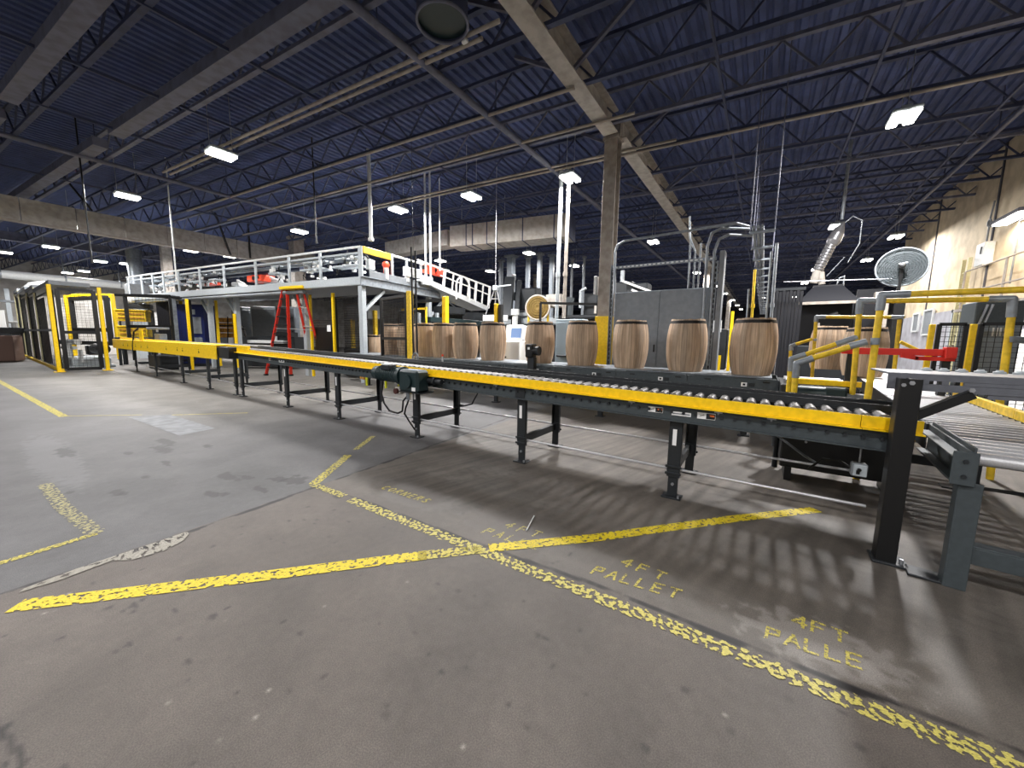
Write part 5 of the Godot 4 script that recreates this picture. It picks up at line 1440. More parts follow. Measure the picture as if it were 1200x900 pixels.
func make_cage() -> void:
	var t := thing("mesh_enclosure", "tall black mesh machine enclosure with two yellow corner posts beyond the far conveyor end", "enclosure")
	for q in [[-21.25, -1.84, 3.14], [-21.08, -3.03, 3.15]]:
		part("corner_post", sh().box(V(q[0], q[2] / 2, q[1]), V(0.11, q[2], 0.11), 0.012), M.yellow, t)
		part("post_plate", sh().box(V(q[0], 0.012, q[1]), V(0.28, 0.024, 0.28), 0.004), M.yellow, t)
	fence_panel(t, V(-21.2, 0, -2.02), V(-21.1, 0, -2.88), 0.10, 3.0, 0.1, 0.11, 1.45)
	var side := [[-21.3, 3.12], [-26.62, 3.36], [-30.03, 3.48], [-34.24, 3.68], [-36.86, 3.78]]
	for k in 4:
		var a := V(side[k][0] - 0.1, 0, -1.92)
		var b := V(side[k + 1][0], 0, -1.92)
		if k > 0:
			part("thin_post", sh().box(V(side[k][0], side[k][1] / 2, -1.88), V(0.05, side[k][1], 0.05), 0.006), M.post_pale, t)
		var h: float = side[k][1] - 0.18
		fence_panel(t, a, b, 0.12, h, 0.4, 0.05, 1.5)
		part("guard_sheet", sh().box((a + b) * 0.5 + V(-(a.x - b.x) * 0.27, h / 2, -0.03), V((a.x - b.x) * 0.42, h - 0.2, 0.02)), M.black, t)
	part("thin_post", sh().box(V(-36.86, 1.88, -1.88), V(0.05, 3.76, 0.05), 0.006), M.post_pale, t)
	part("mid_band", sh().box(V(-29.0, 1.52, -1.84), V(15.4, 0.09, 0.03)), M.boxgrey, t)
	part("base_rail", sh().box(V(-29.0, 0.06, -1.9), V(15.6, 0.12, 0.12), 0.01), M.yellow_worn, t)
	var s := sh()
	for k in 4:
		s.box(V((side[k][0] + side[k + 1][0]) / 2, (side[k][1] + side[k + 1][1]) / 2 - 0.02, -2.35), V(side[k][0] - side[k + 1][0] - 0.02, 0.16, 1.0), 0.01)
	part("roof_sheet", s, M.boxgrey, t)
	part("rear_fence", sh().box(V(-36.8, 1.8, -4.0), V(0.06, 3.6, 4.0)), M.wallpale, t)
	t = thing("yellow_portal", "yellow portal frame inside the mesh enclosure", "frame", V(0, 0, 0))
	part("portal_post", sh().box(V(-31.8, 1.75, -3.35), V(0.24, 3.5, 0.24), 0.02), M.yellow, t)
	part("portal_post", sh().box(V(-29.5, 1.77, -4.72), V(0.16, 3.54, 0.16), 0.02), M.yellow, t)
	part("portal_beam", sh().bar(V(-31.8, 3.42, -3.35), V(-29.5, 3.45, -4.72), 0.2, 0.22, 0.02), M.yellow, t)
	t = thing("portal_mesh", "black framed mesh panel standing inside the yellow portal", "panel")
	fence_panel(t, V(-31.5, 0, -3.45), V(-28.0, 0, -4.25), 0.9, 3.25, 0.16, 0.2, 1.6)
	t = thing("wrapping_machine", "low grey and white machine with pipes inside the mesh enclosure", "machine", V(-23.6, 0, -2.9))
	part("machine_base", sh().box(V(-0.8, 0.25, 0), V(2.6, 0.3, 1.1), 0.03).box(V(-0.8, 0.05, 0), V(2.8, 0.1, 1.3)), M.lightgrey, t)
	part("machine_pipe", sh().tube(V(-2.0, 1.02, 0.5), V(0.3, 1.06, 0.3), 0.11, 12).tube(V(-2.0, 0.78, 0.5), V(0.2, 0.82, 0.4), 0.07, 12).tube(V(-1.2, 0.4, 0.5), V(-1.2, 1.0, 0.5), 0.09, 10).tube(V(-0.3, 0.4, 0.5), V(-0.3, 1.0, 0.5), 0.09, 10), M.white, t)
	part("machine_motor", sh().tube(V(0.1, 0.78, -0.2), V(0.9, 0.78, -0.3), 0.22, 14).box(V(-0.6, 0.7, -0.2), V(0.5, 0.4, 0.4), 0.04), M.black, t)
	part("machine_plate", sh().box(V(0.6, 0.5, 0.3), V(0.6, 0.5, 0.06), 0.01).box(V(-1.6, 0.55, 0.52), V(0.3, 0.4, 0.06), 0.01), M.white, t)
	# inner fences to the right of the enclosure
	t = thing("safety_fence", "yellow post and black mesh fence line from the enclosure towards the blue cabinet", "fence")
	for q in [[-18.4, -4.9, 2.78, 0.09], [-22.3, -5.72, 3.2, 0.11], [-20.9, -6.6, 3.0, 0.1]]:
		part("fence_post", sh().box(V(q[0], q[2] / 2, q[1]), V(q[3], q[2], q[3]), 0.012), M.yellow, t)
	part("post_plate", sh().box(V(-22.3, 0.03, -5.72), V(0.4, 0.3, 0.4), 0.02), M.yellow, t)
	fence_panel(t, V(-22.7, 0, -4.0), V(-21.2, 0, -5.1), 0.9, 3.05, 0.14, 0.12, 1.75)
	fence_panel(t, V(-21.3, 0, -5.2), V(-20.7, 0, -5.6), 0.3, 3.0, 0.12, 0.10)
	part("pale_post", sh().box(V(-21.2, 1.55, -5.2), V(0.14, 3.1, 0.14), 0.01), M.galv, t)
	part("top_rail", sh().bar(V(-22.9, 3.05, -3.75), V(-20.6, 3.0, -5.6), 0.08, 0.10), M.black, t)
	var n := 0
	for y in [2.02, 1.30]:
		t = thing("yellow_crate", "yellow ribbed crate behind the fence, %s of two" % ["upper", "lower"][n], "crate", V(-24.0, y, -4.45), deg_to_rad(62), "yellow crates behind the fence")
		part("crate_body", sh().box(V(0, 0.22, 0), V(1.0, 0.5, 0.6), 0.02), M.yellow_worn, t)
		part("crate_rib", sh().box(V(0, 0.12, 0.31), V(0.86, 0.05, 0.03)).box(V(0, 0.30, 0.31), V(0.86, 0.05, 0.03)), M.wood_board, t)
		part("crate_rim", sh().box(V(0, 0.46, 0), V(1.06, 0.05, 0.66), 0.01), M.yellow, t)
		n += 1
	t = thing("crate_table", "dark table under the yellow ribbed crates", "table", V(-24.0, 0, -4.45), deg_to_rad(62))
	part("table_top", sh().box(V(0, 1.22, 0), V(1.2, 0.1, 0.8), 0.01), M.frame_dark, t)
	for q in [[-0.5, 0.3], [0.5, 0.3], [-0.5, -0.3], [0.5, -0.3]]:
		part("table_leg", sh().box(V(q[0], 0.6, q[1]), V(0.08, 1.2, 0.08)), M.frame_dark, t)
	part("upright", sh().box(V(-0.6, 1.0, -0.35), V(0.06, 2.0, 0.06)), M.frame_dark, t)
	t = thing("robot_head", "grey machine head with two white covers above the yellow crates", "machine", V(-25.2, 0, -4.9), deg_to_rad(62))
	part("head_body", sh().box(V(0, 2.75, 0), V(0.9, 0.22, 0.4), 0.03).box(V(0.3, 1.3, -0.3), V(0.2, 2.6, 0.2)), M.frame_dark, t)
	part("head_cover", sh().ball(V(-0.3, 3.05, 0.1), 0.22, 14).box(V(0.06, 2.9, 0.1), V(0.12, 0.5, 0.1)), M.bright, t)
	part("head_cover", sh().ball(V(0.4, 3.05, 0.1), 0.2, 14), M.bright, t)
	# blue cabinet
	t = thing("blue_cabinet", "dark blue machine cabinet with grey window panels behind the yellow fence post", "cabinet", V(-21.95, 0, -6.1), deg_to_rad(38))
	part("cabinet_body", sh().box(V(0, 1.4, 0), V(1.35, 2.78, 0.9), 0.03), M.blue, t)
	part("cabinet_window", sh().box(V(0.33, 1.85, 0.46), V(0.5, 0.75, 0.03), 0.01), M.boxgrey, t)
	part("cabinet_window", sh().box(V(0.33, 1.0, 0.46), V(0.5, 0.6, 0.03), 0.01), M.panelgrey, t)
	part("cabinet_vent", sh().box(V(0.2, 2.45, 0.46), V(0.3, 0.22, 0.03)), M.lightgrey, t)
	part("cabinet_plinth", sh().box(V(0, 0.06, 0), V(1.38, 0.12, 0.94)), M.frame_dark, t)
	part("door_seam", sh().box(V(0.02, 1.4, 0.452), V(0.02, 2.6, 0.01)), M.frame_dark, t)
	tag(part("dark_screen", sh().box(V(-23.1, 1.6, -5.4), V(0.9, 3.0, 0.08), 0.01, Basis(V(0, 1, 0), deg_to_rad(35))), M.curtain, self), "tall dark panel next to the blue cabinet", "panel")
	# yellow boards
	t = thing("board_barrier", "barrier of yellow brown horizontal boards between two pale posts under the catwalk", "barrier", V(-22.2, 0, -6.5), deg_to_rad(35))
	for k in 4:
		part("board", sh().box(V(0.75, 1.42 + k * 0.24, 0), V(1.6, 0.21, 0.05), 0.01), M.wood_board, t)
	part("barrier_post", sh().box(V(-0.08, 1.2, 0.04), V(0.10, 2.4, 0.1), 0.01), M.yellow_worn, t)
	part("barrier_post", sh().box(V(1.6, 1.2, 0.04), V(0.12, 2.4, 0.1), 0.01), M.yellow_worn, t)
	part("barrier_bar", sh().bar(V(1.1, 0.9, 0.1), V(1.2, 2.3, 0.1), 0.03, 0.03).box(V(0.75, 1.88, 0.06), V(1.4, 0.05, 0.04)), M.black, t)
	n = 0
	for q in [[-24.0, -9.6, 1.2, 2.95, 0], [-25.6, -9.3, 1.2, 2.95, 1], [-22.3, -9.9, 0.9, 2.9, 2]]:
		t = thing("grey_locker", ["tall grey control cabinet under the catwalk, next to the red stepladder side", "tall grey control cabinet under the catwalk with a pale side, in the middle", "dark control cabinet under the catwalk, closest to the stepladder"][n], "cabinet", V(q[0] + 2.0, 0, q[1] + 0.5), deg_to_rad(45))
		part("cabinet_body", sh().box(V(0, q[3] / 2, 0), V(q[2], q[3], 0.6), 0.02), [M.lightgrey, M.boxgrey, M.panelgrey][n], t)
		part("cabinet_door", sh().box(V(0, 1.7, 0.31), V(q[2] - 0.1, 2.2, 0.03), 0.01), [M.boxgrey, M.boxgrey, M.frame_mid][n], t)
		part("door_handle", sh().box(V(q[2] * 0.35, 1.6, 0.34), V(0.04, 0.2, 0.04)), M.black, t)
		n += 1
	t = thing("low_machine", "low dark machine with small white parts under the catwalk behind the conveyor", "machine", V(-18.0, 0, -7.6), deg_to_rad(30))
	part("machine_body", sh().box(V(0, 0.75, 0), V(2.6, 1.3, 0.7), 0.03).box(V(0.7, 1.45, 0), V(0.7, 0.3, 0.6), 0.02), M.frame_dark, t)
	part("white_tray", sh().box(V(0.2, 1.18, 0.5), V(1.6, 0.12, 0.3), 0.01).tube(V(0.5, 1.24, 0.45), V(0.5, 1.42, 0.45), 0.1, 10), M.white, t)
	part("machine_lever", sh().tube(V(-0.9, 1.3, 0.3), V(-1.0, 1.75, 0.35), 0.05, 8).ball(V(-1.0, 1.75, 0.35), 0.09, 8), M.black, t)

func make_far_left() -> void:
	var t := thing("white_duct", "long white round duct running across the far end above the mesh enclosure", "duct", V(-38.0, 4.85, 0))
	part("duct_run", sh().tube(V(0, 0, 1.5), V(0, -0.05, -9.5), 0.25, 16), M.white, t)
	for z in [-1.5, -4.0, -6.5]:
		part("duct_band", sh().tube(V(0, 0, z), V(0, 0, z - 0.08), 0.28, 16), M.galv, t)
		part("duct_hanger", sh().tube(V(0, 0.25, z), V(0, 2.0, z), 0.02, 5), M.galv, t)
	t = thing("duct_bend", "short curved white duct bend on the roof of the mesh enclosure", "duct", V(-36.0, 3.85, -2.4))
	part("bend_pipe", sh().path([V(-0.6, -0.3, 0.2), V(-0.5, 0.1, 0.1), V(-0.1, 0.35, -0.1), V(0.6, 0.4, -0.4), V(1.5, 0.35, -0.7)], 0.16, 12), M.white, t)
	part("bend_collar", sh().tube(V(-0.6, -0.32, 0.2), V(-0.6, -0.24, 0.2), 0.2, 12), M.galv, t)
	t = thing("grey_riser", "pale grey duct riser with a square box beyond the enclosure, under the lamps", "duct", V(-30.5, 0, -6.0))
	part("riser_pipe", sh().tube(V(-0.2, 4.2, 0), V(-0.5, 6.3, 0), 0.34, 14).tube(V(0.1, 2.2, 0), V(-0.15, 3.6, 0), 0.3, 14), M.galv, t)
	part("riser_box", sh().box(V(0.1, 3.7, 0.1), V(0.9, 1.1, 0.9), 0.03), M.boxgrey, t)
	part("riser_stand", sh().box(V(0.1, 1.1, 0), V(0.7, 2.2, 0.7)), M.lightgrey, t)
	t = thing("cardboard_box", "large brown cardboard box on the floor at the picture edge past the enclosure", "box", V(-30.6, 0, -0.85), deg_to_rad(70))
	part("box_body", sh().box(V(0, 0.62, 0), V(1.3, 1.2, 1.0), 0.015), M.cardboard, t)
	part("box_flap", sh().box(V(0, 1.23, 0.26), V(1.3, 0.02, 0.5)).box(V(0, 1.235, -0.26), V(1.3, 0.02, 0.5)), M.cardboard, t)
	part("box_tape", sh().box(V(0, 0.8, 0.503), V(0.08, 0.8, 0.006)), M.column, t)
	part("box_label", sh().box(V(-0.3, 1.0, 0.505), V(0.16, 0.12, 0.006)), M.sticker, t)
	t = thing("pale_rack", "pale steel rack with tan goods against the far wall", "rack", V(-41.0, 0, -2.0))
	for z in [-1.6, 0.2, 1.9]:
		part("rack_upright", sh().box(V(0, 2.1, z), V(0.2, 4.2, 0.2)), M.lightgrey, t)
	part("rack_beam", sh().box(V(0, 1.5, 0.1), V(0.3, 0.14, 3.8)).box(V(0, 3.4, 0.1), V(0.3, 0.14, 3.8)), M.boxgrey, t)
	part("stored_carton", sh().box(V(-0.3, 2.3, -0.8), V(0.9, 1.4, 1.0), 0.02), M.tan, t)
	part("stored_carton", sh().box(V(-0.3, 2.2, 1.0), V(0.9, 1.2, 1.2), 0.02), M.bright, t)
	part("stored_carton", sh().box(V(-0.3, 0.7, 0.6), V(0.9, 1.2, 1.2), 0.02), M.white, t)
	t = thing("bench_vise", "dark grey bench with a white head, beyond the cardboard box", "bench", V(-33.0, 0, -1.15))
	part("bench_top", sh().box(V(0, 1.5, -0.1), V(1.0, 0.3, 1.1), 0.02), M.frame_dark, t)
	part("bench_leg", sh().box(V(0, 0.7, -0.4), V(0.3, 1.4, 0.3)).box(V(0, 0.7, 0.3), V(0.3, 1.4, 0.3)), M.boxgrey, t)
	part("bench_head", sh().tube(V(0.4, 1.4, -0.35), V(0.4, 1.9, -0.35), 0.08, 10).box(V(0.4, 1.92, -0.35), V(0.3, 0.1, 0.3), 0.02), M.white, t)
	t = thing("low_wall_rail", "long dark low machine line behind the enclosure", "machine", V(-39.5, 0, -7.0))
	part("line_body", sh().box(V(0, 0.9, 0), V(1.0, 1.4, 12.0), 0.05), M.frame_dark, t)
	part("line_cover", sh().box(V(0, 2.4, -2.0), V(0.8, 1.3, 3.0), 0.05).box(V(0, 2.1, 3.0), V(0.8, 1.0, 2.0), 0.05), M.bright, t)

func make_center() -> void:
	# operator console
	var t := thing("operator_console", "white sloping operator console with a lit screen between two barrels", "console", V(-6.05, 0, -9.0))
	part("console_body", sh().box(V(0, 0.70, 0), V(0.74, 1.4, 0.5), 0.02), M.bright, t)
	part("screen_housing", sh().box(V(0.02, 1.62, -0.1), V(0.62, 0.46, 0.24), 0.03, Basis(V(1, 0, 0), -0.15)), M.bright, t)
	part("screen", sh().box(V(0.1, 1.63, 0.028), V(0.34, 0.28, 0.02), 0.004, Basis(V(1, 0, 0), -0.15)), M.screen, t)
	part("console_key", sh().tube(V(-0.18, 0.93, 0.25), V(-0.18, 0.93, 0.28), 0.03, 10).tube(V(-0.1, 0.93, 0.25), V(-0.1, 0.93, 0.27), 0.025, 10), M.black, t)
	# electrical cabinet
	t = thing("electrical_cabinet", "blue-grey electrical cabinet with black handles behind the gap between two barrels", "cabinet", V(-4.35, 0, -9.3))
	part("cabinet_body", sh().box(V(0, 1.0, 0), V(0.78, 2.0, 0.4), 0.015), mat(Color(0.56, 0.62, 0.66), 0.5), t)
	part("cabinet_door", sh().box(V(-0.05, 1.02, 0.205), V(0.64, 1.8, 0.02), 0.006), mat(Color(0.56, 0.62, 0.66), 0.5), t)
	part("door_handle", sh().path([V(0.12, 1.42, 0.21), V(0.12, 1.42, 0.27), V(0.12, 1.62, 0.27), V(0.16, 1.66, 0.22)], 0.022, 6).box(V(0.06, 1.25, 0.23), V(0.06, 0.16, 0.04), 0.01), M.black, t)
	part("pilot_light", sh().tube(V(0.08, 1.7, 0.21), V(0.08, 1.7, 0.235), 0.025, 10), mat(Color(0.1, 0.45, 0.22), 0.4), t)
	part("cabinet_shelf", sh().box(V(0.0, 1.02, 0.30), V(0.5, 0.05, 0.2), 0.006), M.frame_dark, t)
	part("cabinet_plate", sh().box(V(0.1, 1.12, 0.225), V(0.3, 0.12, 0.01)), M.sticker, t)
	# black tubular guard
	t = thing("tube_guard", "black square tube guard frame standing behind the fifth barrel", "frame", V(0, 0, -8.7))
	part("guard_tube", sh().bar(V(-5.0, 2.42, 0), V(-3.4, 2.32, 0), 0.05, 0.06).bar(V(-5.2, 2.2, 0.6) if false else V(-5.0, 2.42, 0), V(-5.0, 0.0, 0), 0.05, 0.05).bar(V(-3.4, 2.32, 0), V(-3.4, 0, 0), 0.05, 0.05), M.black, t)
	# reel
	t = thing("strap_reel", "large round golden brown strapping reel with a pale rim behind the fifth barrel", "reel", V(-6.9, 2.6, -11.8), deg_to_rad(20))
	t.scale = Vector3.ONE * 0.72
	var tilt := Basis(V(1, 0, 0), PI / 2)
	part("reel_disc", sh().lathe([Vector2(0.0, 0.06), Vector2(0.1, 0.1), Vector2(0.5, 0.06), Vector2(0.58, 0.06), Vector2(0.62, 0.0), Vector2(0.58, -0.1), Vector2(0, -0.1)], Vector3.ZERO, 36, tilt), M.wicker, t)
	part("reel_rim", sh().ring(V(0, 0, 0.03), 0.60, 0.05, tilt, 40, 8), M.tan, t)
	var s := sh()
	for k in 4:
		s.ring(V(0, 0, 0.09), 0.14 + k * 0.11, 0.02, tilt, 32, 5)
	part("reel_winding", s, M.wicker, t)
	part("reel_stand", sh().box(V(-0.5, -1.8, -0.2), V(0.1, 3.6, 0.1)).box(V(0.5, -1.8, -0.2), V(0.1, 3.6, 0.1)), M.yellow_worn, t)
	t = thing("white_fitting", "small white bottle shaped fitting left of the strapping reel", "fitting", V(-7.35, 0, -11.0))
	part("fitting_body", sh().tube(V(0, 1.0, 0), V(0, 2.3, 0), 0.10, 10).tube(V(0, 2.3, 0), V(0, 2.5, 0), 0.15, 10), M.white, t)
	part("fitting_base", sh().box(V(0, 0.5, 0), V(0.4, 1.0, 0.3), 0.02), M.frame_dark, t)
	tag(part("tan_box", sh().box(V(-6.45, 2.86, -12.3), V(0.6, 0.46, 0.4), 0.02), M.tan, self), "tan square box on the platform beside the two tall conduits", "box")
	# platform with dark machines behind
	t = thing("steel_platform", "blue-grey steel platform beam on posts behind the barrels, above the console", "platform", V(-10.2, 0, -13.6))
	part("platform_beam", sh().bar(V(0.6, 3.35, 0.2), V(3.6, 3.0, -0.6), 0.12, 0.35, 0.01), M.frame, t)
	part("platform_deck", sh().box(V(2.2, 2.2, -0.2), V(3.4, 0.25, 1.2), 0.02).box(V(1.4, 2.5, -0.2), V(1.8, 0.14, 1.1)), M.lightgrey, t)
	part("platform_post", sh().box(V(0.85, 1.6, 0.15), V(0.18, 3.3, 0.18), 0.01).box(V(3.5, 1.5, -0.5), V(0.18, 3.0, 0.18), 0.01), M.frame, t)
	part("platform_panel", sh().box(V(1.9, 1.1, -0.6), V(3.0, 2.0, 0.2)), M.curtain, t)
	t = thing("steel_platform", "long dark machine platform with pipes behind the tan column", "platform", V(-6.2, 0, -12.9))
	part("platform_beam", sh().box(V(1.9, 2.3, 0), V(4.6, 0.10, 0.9)).box(V(1.9, 2.75, 0.2), V(4.4, 0.05, 0.05)), M.frame_dark, t)
	part("platform_post", sh().box(V(0.3, 1.15, 0.2), V(0.12, 2.3, 0.12)).box(V(2.0, 1.15, 0.2), V(0.08, 2.3, 0.08)).box(V(3.9, 1.15, 0.2), V(0.12, 2.3, 0.12)), M.boxgrey, t)
	part("machine_body", sh().box(V(0.9, 2.75, -0.2), V(0.5, 0.8, 0.5), 0.04).box(V(1.6, 2.7, -0.1), V(0.45, 0.6, 0.5), 0.04).box(V(2.5, 2.9, -0.3), V(0.7, 1.0, 0.6), 0.04).box(V(1.9, 3.2, -0.4), V(0.8, 0.6, 0.5), 0.05), M.frame_dark, t)
	part("machine_box", sh().box(V(1.35, 2.55, 0.3), V(0.32, 0.36, 0.3), 0.02), M.tan, t)
	part("machine_box", sh().box(V(2.35, 2.6, 0.32), V(0.24, 0.36, 0.2), 0.02), M.bright, t)
	part("vent_pipe", sh().tube(V(1.9, 3.5, -0.3), V(1.9, 3.9, -0.3), 0.07, 10).path([V(0.6, 2.6, 0.3), V(0.6, 3.2, 0.3), V(0.8, 3.3, 0.3)], 0.05, 8), M.lightgrey, t)
	part("white_chute", sh().bar(V(2.1, 3.45, 0.1), V(3.5, 2.85, 0.1), 0.4, 0.07, 0.01).bar(V(2.4, 3.15, 0.1), V(3.4, 2.7, 0.1), 0.3, 0.07, 0.01), M.bright, t)
	part("curtain_wall", sh().box(V(1.8, 1.1, -0.5), V(4.6, 2.0, 0.1)), M.curtain, t)
	# hoist with sling
	t = thing("lifting_sling", "lifting sling of thin rods over a white spreader box above the barrels", "hoist", V(-7.4, 0, -9.9))
	part("sling_rod", sh().bar(V(-0.05, 3.05, 0), V(-0.33, 2.25, 0.1), 0.03, 0.03).bar(V(0.05, 3.05, 0), V(0.33, 2.25, 0.1), 0.03, 0.03).bar(V(0, 3.05, 0), V(-0.08, 2.25, -0.1), 0.03, 0.03).bar(V(-0.1, 2.75, 0.05), V(0.12, 2.75, 0.05), 0.03, 0.03), M.steel, t)
	part("spreader_box", sh().box(V(0, 2.12, 0), V(0.76, 0.2, 0.4), 0.02), M.white, t)
	part("sling_head", sh().box(V(0.0, 3.1, 0), V(0.16, 0.16, 0.16), 0.02).bar(V(0.05, 3.14, 0), V(0.6, 3.16, 0), 0.04, 0.04), M.lightgrey, t)
	part("sling_cable", sh().tube(V(0, 3.15, 0), V(0, 6.96, 0), 0.01, 5), M.steel, t)
	t = thing("dark_elevator", "dark inclined elevator frame with hoses beyond the white gangway", "elevator", V(-9.2, 0, -12.0))
	part("elevator_frame", sh().bar(V(0.1, 4.0, -1.2), V(0.5, 2.3, -0.4), 0.4, 0.3, 0.02).bar(V(0.5, 3.9, -1.3), V(0.9, 2.2, -0.5), 0.2, 0.12, 0.02).box(V(0.9, 3.1, -1.4), V(1.0, 0.9, 0.5), 0.05), M.frame_dark, t)
	part("elevator_head", sh().box(V(0.1, 4.05, -1.3), V(0.3, 0.24, 0.3), 0.03), M.boxgrey, t)
	part("elevator_leg", sh().box(V(0.7, 1.2, -0.8), V(0.3, 2.4, 0.3)), M.frame_dark, t)
	var n := 0
	for q in [[-10.9, -17.5, 0.2], [-11.6, -16.9, 0.35], [-10.0, -17.2, 0.22], [-9.6, -17.8, 0.22], [-12.7, -17.5, 0.2], [-9.0, -19.0, 0.12], [-8.3, -19.0, 0.12]]:
		t = thing("steel_post", "tall pale grey steel post behind the platform, %s" % ["between the gangway and the thick post", "thickest of the group", "bright one beside the platform beam", "just beyond the bright one", "thin one rising over the gangway", "thin far one of a close pair", "thin far one near the conduits"][n], "post", V(q[0], 0, q[1]))
		part("post_shaft", sh().box(V(0, 2.9, 0), V(q[2], 5.8, q[2]), 0.02), M.panelgrey if n % 3 != 2 else M.boxgrey, t)
		part("post_cap", sh().box(V(0, 5.85, 0), V(q[2] * 1.6, 0.1, q[2] * 1.6)), M.boxgrey, t)
		n += 1
	t = thing("far_work_cell", "far dark workstation with a yellow guard seen between the enclosure and the first barrel", "workstation", V(-1.5, 0, -15.0))
	part("station_body", sh().box(V(0.2, 1.2, 0), V(0.5, 1.4, 0.5), 0.03).box(V(0.9, 0.9, 0.2), V(0.35, 1.0, 0.4), 0.03), M.frame_dark, t)
	part("station_guard", sh().box(V(0.55, 1.4, 0.3), V(0.09, 2.2, 0.09)).box(V(0.25, 0.6, 0.3), V(0.12, 0.8, 0.12)), M.yellow, t)
	part("station_table", sh().box(V(1.0, 1.5, 0), V(0.9, 0.08, 0.6)).box(V(0.7, 0.75, 0), V(0.08, 1.5, 0.08)).box(V(1.35, 0.75, 0), V(0.08, 1.5, 0.08)), M.black, t)
	part("station_sign", sh().box(V(0.0, 2.0, 0.3), V(0.5, 0.4, 0.05)), M.white, t)
	t = thing("far_machines", "far grey machines and yellow frames along the back of the hall", "machine", V(-3.0, 0, -50.0))
	for q in [[-6.0, 2.4, 3.0], [-1.0, 3.0, 2.5], [3.5, 2.6, 2.0]]:
		part("machine_body", sh().box(V(q[0], q[1] / 2, 0), V(q[2], q[1], 1.0), 0.05), M.boxgrey, t)
	part("machine_frame", sh().box(V(1.2, 1.5, 0.8), V(0.2, 3.0, 0.2)).box(V(-3.5, 1.5, 0.8), V(0.2, 3.0, 0.2)), M.yellow_worn, t)

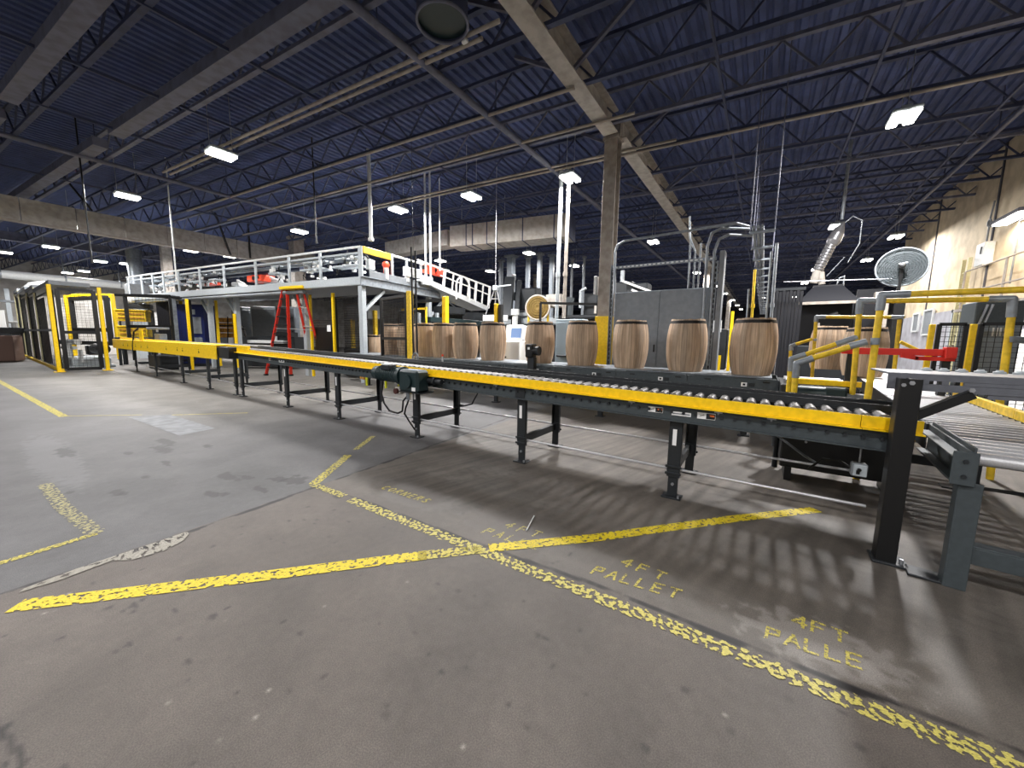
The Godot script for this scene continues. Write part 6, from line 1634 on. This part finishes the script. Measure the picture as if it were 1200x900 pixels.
func make_markings() -> void:
	strip("floor_line", "fresh yellow line painted slantwise across the near grey floor, up to the cracked joint", [Vector2(-3.18, -0.02), Vector2(-2.97, -0.25), Vector2(-2.42, -0.86), Vector2(-1.76, -1.61)], 0.105, M.paint_new)
	strip("floor_line", "chipped end of the slanted yellow line where it meets the cracked joint", [Vector2(-1.80, -1.57), Vector2(-1.50, -1.88)], 0.10, M.paint_mid)
	strip("floor_line", "slanted yellow line continuing beyond the joint and under the roller conveyor", [Vector2(-1.47, -1.92), Vector2(-0.9, -2.5), Vector2(-0.09, -3.44), Vector2(0.50, -4.07)], 0.10, M.paint_new)
	strip("floor_line", "badly worn yellow line running along the cracked joint", [Vector2(-2.95, -1.81), Vector2(-1.53, -1.86), Vector2(-0.29, -1.90), Vector2(0.45, -1.90), Vector2(1.1, -1.94)], 0.105, M.paint_old)
	strip("floor_line", "short worn yellow stroke where the joint line turns the corner", [Vector2(-3.56, -1.79), Vector2(-3.06, -1.82)], 0.085, M.paint_old)
	strip("floor_line", "dull yellow stroke from the corner mark towards the conveyor legs", [Vector2(-3.56, -1.80), Vector2(-4.12, -2.52)], 0.10, M.paint_mid)
	strip("floor_line", "faded remnant of the dull yellow stroke nearer the conveyor", [Vector2(-4.25, -2.70), Vector2(-4.65, -3.25)], 0.08, M.paint_old)
	strip("floor_line", "wide worn yellow stroke on the grey floor with a pale upper end", [Vector2(-5.6, -0.30), Vector2(-4.6, -0.34), Vector2(-3.9, -0.41)], 0.10, M.paint_pale)
	strip("floor_line", "narrow pale yellow line leaving the frame from the wide worn stroke", [Vector2(-3.9, -0.41), Vector2(-3.86, 0.03), Vector2(-3.8, 0.5)], 0.06, M.paint_mid)
	strip("floor_line", "yellow line on the far grey floor heading out of the frame", [Vector2(-19.0, -0.42), Vector2(-9.9, -0.84)], 0.11, M.paint_mid)
	strip("floor_line", "thin pale line from the end of the far yellow line to the light patch", [Vector2(-9.95, -0.86), Vector2(-9.1, -1.66)], 0.035, M.paint_mid)
	strip("floor_line", "thin pale yellow line beyond the light patch, ending near the conveyor", [Vector2(-8.70, -1.96), Vector2(-7.9, -2.85)], 0.05, M.paint_mid)
	var s := sh()
	s.face([V(-3.36, 0.004, -0.10), V(-3.30, 0.004, -0.30), V(-3.34, 0.004, -0.06)], Vector3.UP)
	var pts := [[-3.36, -0.06, -3.33, -0.04], [-3.395, -0.25, -3.31, -0.18], [-3.40, -0.42, -3.34, -0.40], [-3.40, -0.50, -3.25, -0.47], [-3.40, -0.62, -3.22, -0.62], [-3.41, -0.74, -3.28, -0.74], [-3.41, -0.79, -3.36, -0.79]]
	for k in pts.size() - 1:
		var a: Array = pts[k]
		var b: Array = pts[k + 1]
		s.quad(V(a[0], 0.004, a[1]), V(b[0], 0.004, b[1]), V(b[2], 0.004, b[3]), V(a[2], 0.004, a[3]), Vector3.UP, [Vector2(k * 0.13, 0.2), Vector2(k * 0.13 + 0.13, 0.2), Vector2(k * 0.13 + 0.13, 0.7), Vector2(k * 0.13, 0.7)])
	var fp := sh()
	fp.face([V(-9.03, 0.003, -1.47), V(-6.81, 0.003, -1.60), V(-6.96, 0.003, -2.06), V(-8.76, 0.003, -1.96)], Vector3.UP)
	tag(part("repair_patch", fp, worn(Color(0.46, 0.47, 0.485), 0.6, 0.0, noise_tex(41, 0.03, Color(0.85, 0.85, 0.85), Color(1, 1, 1)), 0.6), self), "smooth pale grey repair patch at the end of the thin line, before the conveyor", "floor patch")
	tag(part("bare_patch", s, M.chip, self), "pale broken patch of bare concrete along the joint by the slanted yellow line", "floor patch")
	lettering("worn yellow stencilled word CORNERS on the floor", [["CORNERS", -2.94, -2.12, 0.088, -0.06]], 0.075, M.paint_mid)
	lettering("worn yellow hand painted 4FT PALLET beside the start of the farther slanted line", [["4FT", -1.56, -2.22, 0.115, -0.05], ["PALLE", -1.64, -2.05, 0.10, -0.1]], 0.085, M.paint_old)
	lettering("yellow hand painted 4FT PALLET in the middle of the bay, clearest of the three", [["4FT", -0.66, -2.27, 0.105, 0.06], ["PALLET", -0.78, -2.07, 0.088, -0.14]], 0.09, M.paint_mid)
	lettering("worn yellow hand painted 4FT PALLE on a whitish spot, closest to the dark stand", [["4FT", 0.24, -2.28, 0.08, 0.0], ["PALLE", 0.125, -2.09, 0.078, -0.11]], 0.09, M.paint_mid)
	tag(part("dropped_stick", sh().tube(V(-1.45, 0.008, -2.50), V(-1.38, 0.008, -2.27), 0.005, 6), M.white, self), "thin pale stick lying on the floor by the worn lettering", "stick")

func _ready() -> void:
	var cam := Camera3D.new()
	cam.name = "camera"
	cam.transform = Transform3D(Basis(V(0.82729, 0.01538, -0.56157), V(-0.08048, 0.99256, -0.09137), V(0.55599, 0.12078, 0.82237)).orthonormalized(), V(0, 1.45, 0))
	cam.fov = 92.34
	cam.near = 0.05
	cam.far = 300.0
	add_child(cam)
	cam.current = true
	var we := WorldEnvironment.new()
	we.name = "world_environment"
	var env := Environment.new()
	env.background_mode = Environment.BG_COLOR
	env.background_color = Color(0.10, 0.13, 0.22)
	env.tonemap_mode = Environment.TONE_MAPPER_LINEAR
	env.tonemap_exposure = 1.55
	env.sdfgi_enabled = true
	env.ssao_enabled = true
	env.ssil_enabled = true
	we.environment = env
	add_child(we)
	make_materials()
	make_lamps()
	make_floor()
	make_room()
	make_conveyor()
	make_barrel_conveyor()
	make_table()
	make_right()
	make_panel()
	make_catwalk()
	make_fences()
	make_cage()
	make_center()
	make_far_left()
	overhead()
	make_markings()
